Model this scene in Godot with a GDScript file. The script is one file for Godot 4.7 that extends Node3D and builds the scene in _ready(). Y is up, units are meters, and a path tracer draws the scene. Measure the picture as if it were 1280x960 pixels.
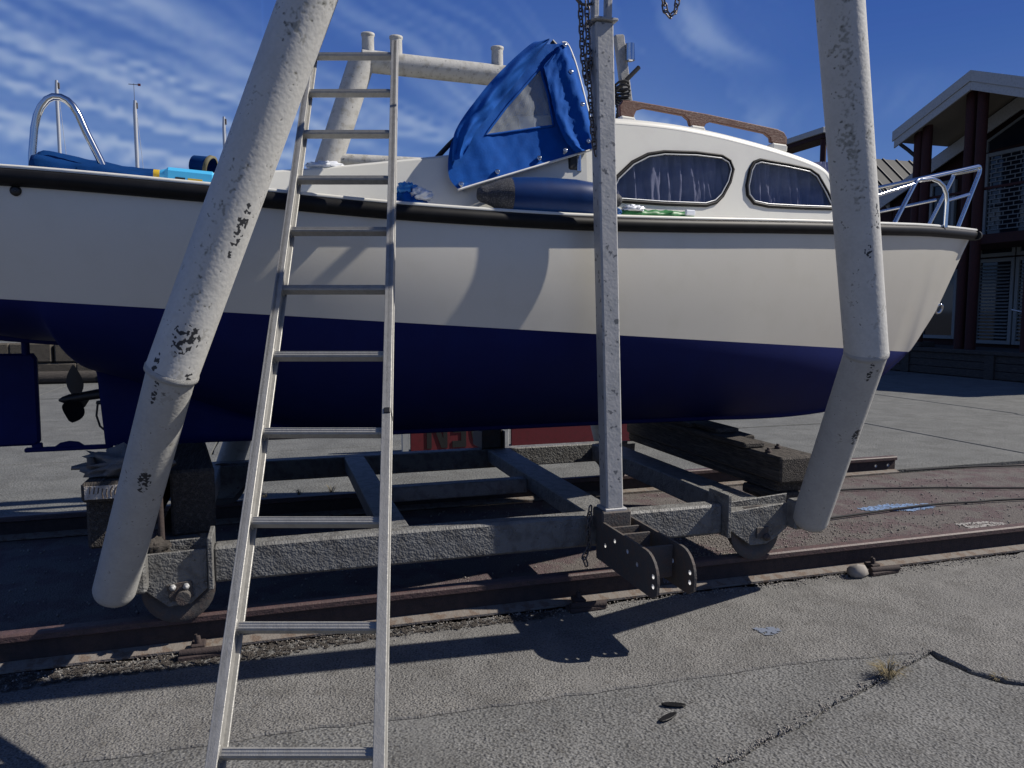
extends Node3D
# A small motor boat standing on a slipway cradle in a boatyard.
# World axes: x along the boat (bow at +x), y up, z towards the camera side.

class MB:
	var v := PackedVector3Array()
	var n := PackedVector3Array()
	var uv := PackedVector2Array()
	var ix := PackedInt32Array()
	func tri(a: Vector3, b: Vector3, c: Vector3) -> void:
		var nn := (b - a).cross(c - a)
		if nn.length_squared() < 1e-16: return
		nn = nn.normalized()
		var k := v.size()
		for p in [a, b, c]:
			v.append(p); n.append(nn); uv.append(Vector2(p.x + p.z, p.y))
		ix.append_array(PackedInt32Array([k, k + 2, k + 1]))
	func quad(a: Vector3, b: Vector3, c: Vector3, d: Vector3) -> void:
		tri(a, b, c); tri(a, c, d)
	func out_quad(a: Vector3, b: Vector3, c: Vector3, d: Vector3, o: Vector3) -> void:
		if (b - a).cross(c - a).dot(o) < 0.0: quad(a, d, c, b)
		else: quad(a, b, c, d)
	func box(xf: Transform3D, size: Vector3, bev := 0.004) -> void:
		var h := size * 0.5
		var b := minf(bev, minf(h.x, minf(h.y, h.z)) * 0.45)
		var P := func(s: Vector3, ax: int) -> Vector3:
			var q := Vector3(s.x * (h.x - b), s.y * (h.y - b), s.z * (h.z - b))
			q[ax] = s[ax] * h[ax]
			return q
		var B := xf.basis
		for a in 3:
			var e := (a + 1) % 3
			var f := (a + 2) % 3
			for sa in [-1.0, 1.0]:
				var c := []
				for t in [[-1.0, -1.0], [1.0, -1.0], [1.0, 1.0], [-1.0, 1.0]]:
					var s := Vector3.ZERO
					s[a] = sa; s[e] = t[0]; s[f] = t[1]
					c.append(xf * P.call(s, a))
				var o := Vector3.ZERO
				o[a] = sa
				out_quad(c[0], c[1], c[2], c[3], B * o)
				for se in [-1.0, 1.0]:
					var s0 := Vector3.ZERO
					var s1 := Vector3.ZERO
					s0[a] = sa; s0[e] = se; s0[f] = -1.0
					s1[a] = sa; s1[e] = se; s1[f] = 1.0
					var o2 := Vector3.ZERO
					o2[a] = sa; o2[e] = se
					out_quad(xf * P.call(s0, a), xf * P.call(s1, a), xf * P.call(s1, e), xf * P.call(s0, e), B * o2)
		for sx in [-1.0, 1.0]:
			for sy in [-1.0, 1.0]:
				for sz in [-1.0, 1.0]:
					var s := Vector3(sx, sy, sz)
					var a0: Vector3 = xf * P.call(s, 0)
					var a1: Vector3 = xf * P.call(s, 1)
					var a2: Vector3 = xf * P.call(s, 2)
					if (a1 - a0).cross(a2 - a0).dot(B * s) < 0.0: tri(a0, a2, a1)
					else: tri(a0, a1, a2)
	func bx(c: Vector3, size: Vector3, bev := 0.004) -> void:
		box(Transform3D(Basis(), c), size, bev)
	func span(a: Vector3, b: Vector3, w: float, h: float, bev := 0.004, up := Vector3.UP) -> void:
		# a bar from a to b, h along up and w across
		var d := (b - a)
		var X := d.normalized()
		var Z := X.cross(up).normalized()
		var Y := Z.cross(X)
		box(Transform3D(Basis(X, Y, Z), (a + b) * 0.5), Vector3(d.length(), h, w), bev)
	func grid(rows: Array, closed := false, flip := false) -> void:
		# rows of equally many points; smooth normals
		var R := rows.size()
		var Cn: int = rows[0].size()
		var k := v.size()
		var acc := PackedVector3Array()
		acc.resize(R * Cn)
		for i in R:
			for j in Cn:
				v.append(rows[i][j])
				uv.append(Vector2(float(j) / (Cn - 1), float(i) / (R - 1)))
		for i in R - 1:
			for j in Cn - 1:
				var a := i * Cn + j
				var b := a + 1
				var c := a + Cn + 1
				var d := a + Cn
				for t in [[a, b, c], [a, c, d]]:
					var nn: Vector3 = (v[k + t[1]] - v[k + t[0]]).cross(v[k + t[2]] - v[k + t[0]])
					if flip: nn = -nn
					for q in t: acc[q] += nn
					if nn.length_squared() > 1e-18:
						if flip: ix.append_array(PackedInt32Array([k + t[0], k + t[1], k + t[2]]))
						else: ix.append_array(PackedInt32Array([k + t[0], k + t[2], k + t[1]]))
		if closed:
			for i in R:
				var s := acc[i * Cn] + acc[i * Cn + Cn - 1]
				acc[i * Cn] = s; acc[i * Cn + Cn - 1] = s
		for q in acc: n.append(q.normalized() if q.length_squared() > 1e-20 else Vector3.UP)
	func tube(path: Array, r, seg := 10, caps := true, closed := false, ref := Vector3(0, 0, 1)) -> void:
		var N := path.size()
		var rows := []
		var t0 := Vector3.ZERO
		var n1 := Vector3.ZERO
		var M := N + 1 if closed else N
		for i in M:
			var p: Vector3 = path[i % N]
			var pa: Vector3 = path[(i - 1 + N) % N] if closed or i > 0 else path[i]
			var pb: Vector3 = path[(i + 1) % N] if closed or i < N - 1 else path[i]
			var t := (pb - pa).normalized()
			if i == 0:
				n1 = (ref - t * ref.dot(t))
				if n1.length() < 0.05: n1 = Vector3(1, 0, 0.3) - t * t.dot(Vector3(1, 0, 0.3))
			else:
				n1 = n1 - t * n1.dot(t)
			n1 = n1.normalized()
			t0 = t
			var n2 := t.cross(n1)
			var rr: float = r[i % N] if r is Array else r
			var row := []
			for j in seg + 1:
				var th := -PI + TAU * j / seg
				row.append(p + (n1 * cos(th) + n2 * sin(th)) * rr)
			rows.append(row)
		if closed: rows[M - 1] = rows[0].duplicate()
		grid(rows, true, true)
		if caps and not closed:
			for e in [0, N - 1]:
				for j in seg:
					if e == 0: tri(path[0], rows[0][j], rows[0][j + 1])
					else: tri(path[e], rows[e][j + 1], rows[e][j])
	func lathe(prof: Array, xf: Transform3D, seg := 16) -> void:
		# profile of Vector2(radius, height) turned about local y
		var rows := []
		for q in prof:
			var row := []
			for j in seg + 1:
				var th := TAU * j / seg
				row.append(xf * Vector3(q.x * cos(th), q.y, q.x * sin(th)))
			rows.append(row)
		grid(rows, true, true)
	static func inset(poly: PackedVector2Array, b: float) -> PackedVector2Array:
		var o := PackedVector2Array()
		var N := poly.size()
		var area := 0.0
		for i in N: area += poly[i].cross(poly[(i + 1) % N])
		var sg := 1.0 if area > 0 else -1.0
		for i in N:
			var d0 := (poly[i] - poly[(i - 1 + N) % N]).normalized()
			var d1 := (poly[(i + 1) % N] - poly[i]).normalized()
			var m0 := Vector2(-d0.y, d0.x) * sg
			var m1 := Vector2(-d1.y, d1.x) * sg
			var m := (m0 + m1)
			var l := m.length_squared()
			o.append(poly[i] + m * (2.0 * b / maxf(l, 0.6)))
		return o
	func prism(poly: PackedVector2Array, depth: float, xf: Transform3D, bev := 0.0) -> void:
		var h := depth * 0.5
		var face := inset(poly, bev) if bev > 0 else poly
		var T := Geometry2D.triangulate_polygon(face)
		var N := poly.size()
		for sd in [1.0, -1.0]:
			for i in range(0, T.size(), 3):
				var a: Vector3 = xf * Vector3(face[T[i]].x, face[T[i]].y, h * sd)
				var b: Vector3 = xf * Vector3(face[T[i + 1]].x, face[T[i + 1]].y, h * sd)
				var c: Vector3 = xf * Vector3(face[T[i + 2]].x, face[T[i + 2]].y, h * sd)
				if (b - a).cross(c - a).dot(xf.basis.z * sd) < 0: tri(a, c, b)
				else: tri(a, b, c)
		for i in N:
			var j := (i + 1) % N
			var z1 := h - bev
			quad(xf * Vector3(poly[i].x, poly[i].y, -z1), xf * Vector3(poly[j].x, poly[j].y, -z1), xf * Vector3(poly[j].x, poly[j].y, z1), xf * Vector3(poly[i].x, poly[i].y, z1))
			if bev > 0:
				for sd in [1.0, -1.0]:
					quad(xf * Vector3(poly[i].x, poly[i].y, z1 * sd), xf * Vector3(poly[j].x, poly[j].y, z1 * sd), xf * Vector3(face[j].x, face[j].y, h * sd), xf * Vector3(face[i].x, face[i].y, h * sd))
	func mesh() -> ArrayMesh:
		var a := []
		a.resize(Mesh.ARRAY_MAX)
		a[Mesh.ARRAY_VERTEX] = v
		a[Mesh.ARRAY_NORMAL] = n
		a[Mesh.ARRAY_TEX_UV] = uv
		a[Mesh.ARRAY_INDEX] = ix
		var m := ArrayMesh.new()
		m.add_surface_from_arrays(Mesh.PRIMITIVE_TRIANGLES, a)
		return m

var M := {}
var rng := RandomNumberGenerator.new()
var taken := {}

func V(x: float, y: float, z: float) -> Vector3: return Vector3(x, y, z)
func P2(a: Array) -> PackedVector2Array:
	var o := PackedVector2Array()
	for i in range(0, a.size(), 2): o.append(Vector2(a[i], a[i + 1]))
	return o
func numbered(called: String) -> String:
	var k: int = taken.get(called, 0)
	taken[called] = k + 1
	return called if k == 0 else "%s_%03d" % [called, k]
func tag(o: Node, label: String, category: String, group := "", kind := "") -> void:
	if label: o.set_meta("label", label)
	if category: o.set_meta("category", category)
	if group: o.set_meta("group", group)
	if kind: o.set_meta("kind", kind)
func thing(called: String, label: String, category: String, at := Vector3.ZERO, group := "") -> Node3D:
	var o := Node3D.new()
	o.name = numbered(called)
	add_child(o)
	o.position = at
	tag(o, label, category, group)
	return o
func place(mesh: Mesh, called: String, m: Material, parent: Node) -> MeshInstance3D:
	var o := MeshInstance3D.new()
	o.mesh = mesh
	o.material_override = m
	o.name = numbered(called) if parent == self else called
	parent.add_child(o, true)
	return o
func obj(b: MB, called: String, m: Material, parent: Node) -> MeshInstance3D:
	# geometry is given in world axes; keep it there also below a parent that was moved
	var o := place(b.mesh(), called, m, parent)
	var at := Vector3.ZERO
	var q := parent
	while q is Node3D and q != self:
		at += q.position
		q = q.get_parent()
	o.position = -at
	return o
func interp(xs: Array, ys: Array, x: float) -> float:
	var N := xs.size()
	if x <= xs[0]: return ys[0]
	if x >= xs[N - 1]: return ys[N - 1]
	var i := 0
	while xs[i + 1] < x: i += 1
	var h: float = xs[i + 1] - xs[i]
	var t: float = (x - xs[i]) / h
	var m0: float = (ys[i + 1] - ys[maxi(i - 1, 0)]) / (xs[i + 1] - xs[maxi(i - 1, 0)]) * h
	var m1: float = (ys[mini(i + 2, N - 1)] - ys[i]) / (xs[mini(i + 2, N - 1)] - xs[i]) * h
	var t2 := t * t
	var t3 := t2 * t
	return (2 * t3 - 3 * t2 + 1) * ys[i] + (t3 - 2 * t2 + t) * m0 + (-2 * t3 + 3 * t2) * ys[i + 1] + (t3 - t2) * m1

# ---------------------------------------------------------------- materials
func lin(r: float, g: float, b: float) -> Color: return Color(r, g, b).linear_to_srgb()
func nz(size: int, cells: float, oct: int, sd: int, kind := FastNoiseLite.TYPE_SIMPLEX_SMOOTH) -> PackedByteArray:
	var f := FastNoiseLite.new()
	f.noise_type = kind
	f.seed = sd
	f.frequency = cells / size
	f.fractal_type = FastNoiseLite.FRACTAL_FBM if oct > 1 else FastNoiseLite.FRACTAL_NONE
	f.fractal_octaves = oct
	var im := f.get_seamless_image(size, size, false, false, 0.15, true)
	im.convert(Image.FORMAT_L8)
	return im.get_data()
func tex_of(size: int, px: PackedByteArray) -> ImageTexture:
	var im := Image.create_from_data(size, size, false, Image.FORMAT_RGB8, px)
	im.generate_mipmaps()
	return ImageTexture.create_from_image(im)
func gray_tex(size: int, px: PackedByteArray) -> ImageTexture:
	var im := Image.create_from_data(size, size, false, Image.FORMAT_L8, px)
	im.generate_mipmaps()
	return ImageTexture.create_from_image(im)
# layers: [noise bytes, threshold low, threshold high, Color (linear), strength] blended over a base in linear, stored as sRGB
func paint(size: int, base: Color, layers: Array) -> ImageTexture:
	var px := PackedByteArray()
	px.resize(size * size * 3)
	var L := layers.size()
	var lut := PackedByteArray()
	lut.resize(1025)
	for i in 1025: lut[i] = int(round(Color(i / 1024.0, 0, 0).linear_to_srgb().r * 255.0))
	var nb := []
	var lo := PackedFloat32Array()
	var inv := PackedFloat32Array()
	var cr := PackedFloat32Array()
	var cg := PackedFloat32Array()
	var cb := PackedFloat32Array()
	var sk := PackedFloat32Array()
	for l in layers:
		nb.append(l[0]); lo.append(l[1] * 255.0); inv.append(1.0 / ((l[2] - l[1]) * 255.0))
		cr.append(l[3].r); cg.append(l[3].g); cb.append(l[3].b); sk.append(l[4])
	for i in size * size:
		var r := base.r
		var g := base.g
		var b := base.b
		for k in L:
			var a: float = (nb[k][i] - lo[k]) * inv[k]
			if a <= 0.0: continue
			a = minf(a, 1.0) * sk[k]
			r += (cr[k] - r) * a
			g += (cg[k] - g) * a
			b += (cb[k] - b) * a
		px[i * 3] = lut[int(clampf(r, 0, 1) * 1024)]
		px[i * 3 + 1] = lut[int(clampf(g, 0, 1) * 1024)]
		px[i * 3 + 2] = lut[int(clampf(b, 0, 1) * 1024)]
	return tex_of(size, px)
func mix_bytes(size: int, parts: Array) -> PackedByteArray:
	var o := PackedByteArray()
	o.resize(size * size)
	for i in size * size:
		var s := 0.0
		for q in parts: s += q[0][i] * q[1]
		o[i] = int(clampf(s, 0, 255))
	return o
func mat(c: Color, rough := 0.7, metal := 0.0) -> StandardMaterial3D:
	var m := StandardMaterial3D.new()
	m.albedo_color = c
	m.roughness = rough
	m.metallic = metal
	m.cull_mode = BaseMaterial3D.CULL_DISABLED
	return m
func tmat(t: Texture2D, tile, rough := 0.8, height: Texture2D = null, depth := 0.3, metal := 0.0, tint := Color(1, 1, 1)) -> StandardMaterial3D:
	var m := mat(tint, rough, metal)
	m.albedo_texture = t
	m.uv1_triplanar = true
	m.uv1_world_triplanar = true
	m.uv1_scale = tile if tile is Vector3 else Vector3.ONE / float(tile)
	if height:
		m.heightmap_enabled = true
		m.heightmap_texture = height
		m.heightmap_scale = depth
	return m

func make_materials() -> void:
	# concrete
	var S := 1024
	var fine := nz(S, 260, 2, 11)
	var fine2 := nz(S, 190, 1, 12)
	var midn := nz(S, 34, 3, 13)
	var big := nz(S, 5, 4, 14)
	var big2 := nz(S, 9, 3, 19)
	var pit := nz(S, 120, 1, 15)
	var T := paint(S, Color(0.126, 0.124, 0.119), [
		[big, 0.4, 0.75, Color(0.166, 0.162, 0.154), 0.8], [big2, 0.5, 0.85, Color(0.082, 0.079, 0.074), 0.65],
		[midn, 0.55, 0.85, Color(0.115, 0.11, 0.103), 0.5], [fine, 0.53, 0.88, Color(0.26, 0.255, 0.245), 0.75], [fine2, 0.54, 0.82, Color(0.036, 0.034, 0.032), 0.8],
		[pit, 0.86, 0.95, Color(0.36, 0.35, 0.33), 0.5], [midn, 0.76, 0.88, Color(0.06, 0.056, 0.05), 0.5]])
	var H := gray_tex(S, mix_bytes(S, [[fine, 0.35], [fine2, -0.25], [midn, 0.35], [pit, 0.2], [big2, 0.25]]))
	M.concrete = tmat(T, 2.3, 0.92, H, 1.3)
	M.concrete_b = tmat(T, 2.9, 0.92, H, 1.3, 0.0, Color(0.95, 0.96, 0.97))
	M.concrete_b.uv1_offset = Vector3(0.37, 0.11, 0.53)
	M.concrete_far = tmat(T, 3.7, 0.92, H, 0.9, 0.0, Color(0.90, 0.92, 0.92))
	var TB := paint(S, Color(0.115, 0.102, 0.095), [
		[big, 0.42, 0.62, Color(0.085, 0.05, 0.056), 0.85], [midn, 0.5, 0.8, Color(0.11, 0.1, 0.09), 0.6],
		[fine, 0.5, 0.9, Color(0.17, 0.15, 0.135), 0.6], [fine2, 0.5, 0.85, Color(0.025, 0.02, 0.02), 0.8]])
	M.bed = tmat(TB, 1.7, 0.95, H, 1.6)
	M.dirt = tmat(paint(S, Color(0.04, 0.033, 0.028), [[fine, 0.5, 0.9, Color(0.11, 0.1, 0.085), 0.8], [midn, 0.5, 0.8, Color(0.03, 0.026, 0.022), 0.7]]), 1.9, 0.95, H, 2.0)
	# rough thick paint on the cradle
	S = 512
	var lump := nz(S, 30, 3, 21)
	var lump2 := nz(S, 70, 2, 22)
	var st := nz(S, 9, 4, 23)
	var chip := nz(S, 22, 4, 24)
	var chip2 := nz(S, 60, 3, 25)
	var HL := gray_tex(S, mix_bytes(S, [[lump, 0.6], [lump2, 0.45]]))
	M.cradle_paint = tmat(paint(S, Color(0.145, 0.144, 0.138), [[st, 0.45, 0.75, Color(0.085, 0.083, 0.078), 0.8], [chip2, 0.74, 0.88, Color(0.27, 0.27, 0.26), 0.5],
		[chip, 0.80, 0.84, Color(0.05, 0.045, 0.04), 0.9]]), 0.85, 0.6, HL, 0.7)
	# rust
	M.rust = tmat(paint(S, Color(0.04, 0.027, 0.025), [[st, 0.4, 0.7, Color(0.026, 0.02, 0.019), 0.8], [lump2, 0.6, 0.9, Color(0.06, 0.04, 0.035), 0.6], [chip2, 0.74, 0.88, Color(0.10, 0.085, 0.075), 0.5]]), 0.6, 0.85, HL, 0.25)
	M.rail_head = tmat(paint(S, Color(0.075, 0.043, 0.04), [[st, 0.4, 0.7, Color(0.045, 0.03, 0.028), 0.8], [chip2, 0.66, 0.85, Color(0.17, 0.12, 0.11), 0.6]]), 0.6, 0.6, HL, 0.2)
	M.rail_foot = tmat(paint(S, Color(0.16, 0.142, 0.125), [[st, 0.5, 0.75, Color(0.10, 0.062, 0.04), 0.85], [lump2, 0.55, 0.85, Color(0.21, 0.195, 0.175), 0.6], [chip2, 0.66, 0.8, Color(0.07, 0.052, 0.042), 0.6]]), 0.7, 0.9, HL, 0.3)
	M.iron = tmat(paint(S, Color(0.065, 0.06, 0.057), [[st, 0.45, 0.7, Color(0.085, 0.062, 0.052), 0.8], [chip2, 0.66, 0.85, Color(0.13, 0.12, 0.11), 0.6]]), 0.5, 0.75, HL, 0.2)
	# zinc post
	M.zinc = tmat(paint(S, Color(0.37, 0.372, 0.37), [[st, 0.45, 0.75, Color(0.31, 0.315, 0.32), 0.8], [chip2, 0.8, 0.88, Color(0.2, 0.21, 0.22), 0.6], [lump2, 0.75, 0.95, Color(0.46, 0.465, 0.46), 0.5], [chip, 0.74, 0.79, Color(0.05, 0.058, 0.07), 0.8]]), 1.3, 0.5, HL, 0.12, 0.1)
	M.pipe = tmat(paint(S, Color(0.40, 0.395, 0.37), [[st, 0.55, 0.8, Color(0.22, 0.21, 0.175), 0.75], [chip2, 0.7, 0.88, Color(0.3, 0.29, 0.26), 0.6], [chip, 0.79, 0.84, Color(0.08, 0.075, 0.068), 0.9]]), 0.8, 0.7, HL, 0.2)
	# aluminium
	M.alu = tmat(paint(S, Color(0.30, 0.295, 0.278), [[st, 0.45, 0.75, Color(0.23, 0.225, 0.21), 0.7], [chip2, 0.7, 0.85, Color(0.40, 0.395, 0.38), 0.6], [chip, 0.78, 0.83, Color(0.16, 0.15, 0.14), 0.6]]), 0.35, 0.5, HL, 0.12, 0.3)
	M.steel = mat(lin(0.62, 0.63, 0.64), 0.13, 1.0)
	M.chain = tmat(paint(S, Color(0.13, 0.12, 0.115), [[st, 0.5, 0.75, Color(0.09, 0.06, 0.05), 0.8]]), 0.2, 0.5, null, 0.0, 0.6)
	# wood
	var grain := nz(S, 40, 3, 31)
	var gst := nz(S, 14, 4, 32)
	var TW := paint(S, Color(0.05, 0.043, 0.037), [[grain, 0.45, 0.7, Color(0.016, 0.014, 0.012), 0.85], [gst, 0.55, 0.85, Color(0.115, 0.10, 0.088), 0.6]])
	var HW := gray_tex(S, mix_bytes(S, [[grain, 0.7], [gst, 0.3]]))
	M.timber_z = tmat(TW, Vector3(2.6, 2.6, 0.22), 0.9, HW, 1.0)
	M.timber_x = tmat(TW, Vector3(0.5, 5, 5), 0.9, HW, 0.8)
	M.endgrain = tmat(paint(S, Color(0.42, 0.385, 0.34), [[gst, 0.55, 0.8, Color(0.27, 0.24, 0.21), 0.7]]), 0.5, 0.9, HW, 0.5)
	M.endring = mat(lin(0.1, 0.078, 0.06), 0.95)
	M.teak = tmat(paint(S, Color(0.125, 0.048, 0.028), [[grain, 0.5, 0.8, Color(0.075, 0.028, 0.018), 0.7], [gst, 0.55, 0.85, Color(0.17, 0.075, 0.046), 0.6]]), Vector3(0.9, 9, 9), 0.55, HW, 0.15)
	# boat
	var soft := nz(S, 6, 4, 41)
	var dust := nz(S, 120, 2, 42)
	M.cream = tmat(paint(S, Color(0.58, 0.555, 0.485), [[soft, 0.5, 0.8, Color(0.55, 0.525, 0.455), 0.7], [dust, 0.72, 0.9, Color(0.48, 0.455, 0.395), 0.35]]), 1.6, 0.3)
	M.cream.clearcoat_enabled = true
	M.cream.clearcoat = 0.4
	M.cream.clearcoat_roughness = 0.25
	M.white = tmat(paint(S, Color(0.64, 0.63, 0.575), [[soft, 0.5, 0.8, Color(0.60, 0.59, 0.535), 0.6], [dust, 0.72, 0.9, Color(0.52, 0.505, 0.45), 0.35]]), 1.1, 0.35)
	M.navy = tmat(paint(S, Color(0.002, 0.0075, 0.078), [[soft, 0.45, 0.8, Color(0.003, 0.009, 0.088), 0.8], [dust, 0.68, 0.9, Color(0.008, 0.013, 0.085), 0.5], [chip2, 0.78, 0.9, Color(0.005, 0.010, 0.06), 0.6]]), 1.3, 0.66, gray_tex(S, lump2), 0.05)
	M.rubber = tmat(paint(S, Color(0.008, 0.008, 0.009), [[soft, 0.5, 0.8, Color(0.014, 0.014, 0.015), 0.7], [dust, 0.7, 0.9, Color(0.045, 0.045, 0.045), 0.3]]), 0.9, 0.5)
	M.rubber.metallic_specular = 0.3
	M.navy.metallic_specular = 0.3
	M.black = mat(lin(0.012, 0.012, 0.013), 0.5)
	# cloth
	var wv := PackedByteArray()
	wv.resize(S * S)
	for i in S * S:
		var x := i % S
		var y := i / S
		wv[i] = 128 + int(60.0 * sin(x * TAU / 8.0) * sin(y * TAU / 8.0))
	var HC := gray_tex(S, mix_bytes(S, [[wv, 0.5], [lump, 0.4]]))
	M.canvas = tmat(paint(S, Color(0.001, 0.072, 0.33), [[soft, 0.45, 0.8, Color(0.001, 0.06, 0.285), 0.8], [dust, 0.7, 0.9, Color(0.006, 0.09, 0.35), 0.4]]), 0.5, 0.85, HC, 0.12)
	M.canvas.backlight_enabled = true
	M.canvas.backlight = Color(0.25, 0.25, 0.25)
	M.canvas_dark = tmat(paint(S, Color(0.002, 0.03, 0.125), [[soft, 0.45, 0.8, Color(0.003, 0.026, 0.10), 0.8], [dust, 0.7, 0.9, Color(0.01, 0.05, 0.16), 0.4]]), 0.5, 0.85, HC, 0.12)
	M.canvas_dark.metallic_specular = 0.2
	M.canvas.metallic_specular = 0.3
	M.piping = mat(lin(0.7, 0.69, 0.65), 0.7)
	M.vinyl = mat(Color(0.72, 0.75, 0.78, 0.4), 0.08)
	M.vinyl.metallic_specular = 0.9
	M.vinyl.transparency = BaseMaterial3D.TRANSPARENCY_ALPHA
	M.fender = tmat(paint(S, Color(0.002, 0.022, 0.10), [[soft, 0.45, 0.8, Color(0.003, 0.026, 0.115), 0.8], [chip2, 0.72, 0.85, Color(0.04, 0.055, 0.09), 0.5]]), 0.4, 0.42)
	M.fender.metallic_specular = 0.3
	M.fender_end = tmat(paint(S, Color(0.02, 0.021, 0.024), [[chip, 0.58, 0.66, Color(0.15, 0.147, 0.14), 0.8], [chip2, 0.6, 0.7, Color(0.02, 0.035, 0.12), 0.6]]), 0.22, 0.7, HL, 0.4)
	M.glass = mat(Color(0.02, 0.025, 0.05, 0.30), 0.03)
	M.glass.metallic_specular = 1.0
	M.glass.transparency = BaseMaterial3D.TRANSPARENCY_ALPHA
	M.house_glass = mat(lin(0.012, 0.016, 0.024), 0.05)
	M.curtain = tmat(paint(S, Color(0.22, 0.235, 0.37), [[soft, 0.5, 0.8, Color(0.32, 0.335, 0.47), 0.6]]), 0.4, 0.9)
	M.curtain.backlight_enabled = true
	M.curtain.backlight = Color(0.3, 0.3, 0.3)
	# house
	M.red_post = tmat(TW, Vector3(4, 0.5, 4), 0.8, HW, 0.3, 0.0, lin(0.7, 0.1, 0.09))
	M.red_wall = tmat(TW, Vector3(4, 0.5, 4), 0.85, HW, 0.3, 0.0, lin(0.5, 0.075, 0.067))
	M.fascia = tmat(paint(S, Color(0.40, 0.41, 0.40), [[gst, 0.5, 0.8, Color(0.31, 0.315, 0.305), 0.7], [chip2, 0.7, 0.8, Color(0.26, 0.25, 0.23), 0.6]]), 0.9, 0.8)
	M.frame_grey = mat(lin(0.2, 0.22, 0.22), 0.6)
	M.soffit = tmat(paint(S, Color(0.30, 0.265, 0.21), [[grain, 0.5, 0.8, Color(0.19, 0.165, 0.125), 0.8]]), Vector3(0.6, 5, 5), 0.9, HW, 0.5)
	M.roof_metal = tmat(paint(S, Color(0.02, 0.0215, 0.0225), [[soft, 0.4, 0.8, Color(0.028, 0.029, 0.029), 0.7]]), 1.5, 0.75)
	M.deck_wood = tmat(TW, Vector3(4, 4, 0.4), 0.9, HW, 0.6, 0.0, lin(1.0, 1.0, 1.0))
	M.red_sign = tmat(paint(S, Color(0.115, 0.005, 0.011), [[gst, 0.5, 0.8, Color(0.085, 0.005, 0.009), 0.7], [chip2, 0.78, 0.85, Color(0.2, 0.12, 0.11), 0.4]]), 0.9, 0.6)
	M.stone = tmat(T, 1.1, 0.95, H, 2.0, 0.0, Color(0.8, 0.76, 0.7))
	M.pebble = tmat(paint(S, Color(0.25, 0.23, 0.205), [[chip2, 0.5, 0.8, Color(0.16, 0.145, 0.13), 0.7]]), 0.2, 0.85)
	M.bag_white = mat(lin(0.72, 0.75, 0.8), 0.4)
	M.bag_blue = mat(lin(0.02, 0.16, 0.5), 0.4)
	M.green = tmat(paint(S, Color(0.012, 0.13, 0.03), [[chip2, 0.55, 0.7, Color(0.03, 0.22, 0.06), 0.7]]), 0.15, 0.5)
	M.bottle = mat(lin(0.07, 0.42, 0.72), 0.35)
	M.yellow = mat(lin(0.55, 0.36, 0.02), 0.5)
	M.rag = tmat(paint(S, Color(0.12, 0.118, 0.118), [[chip2, 0.5, 0.7, Color(0.26, 0.245, 0.235), 0.7]]), 0.2, 0.95)
	M.grass = mat(lin(0.16, 0.125, 0.055), 0.8)
	M.grass.backlight_enabled = true
	M.grass.backlight = Color(0.3, 0.3, 0.3)
	M.mastmetal = mat(lin(0.5, 0.51, 0.52), 0.4, 0.4)
	M.rope_dark = mat(lin(0.02, 0.02, 0.022), 0.9)
	M.rope_blue = mat(lin(0.015, 0.08, 0.25), 0.9)
	M.spill_blue = tmat(paint(S, Color(0.15, 0.25, 0.44), [[chip2, 0.5, 0.7, Color(0.22, 0.27, 0.35), 0.6]]), 0.3, 0.9)
	M.spill_faint = tmat(paint(S, Color(0.12, 0.145, 0.20), [[chip2, 0.5, 0.7, Color(0.17, 0.18, 0.2), 0.7]]), 0.2, 0.9)
	M.spill_white = tmat(paint(S, Color(0.30, 0.29, 0.275), [[chip2, 0.5, 0.7, Color(0.18, 0.17, 0.16), 0.7]]), 0.3, 0.9)

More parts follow.
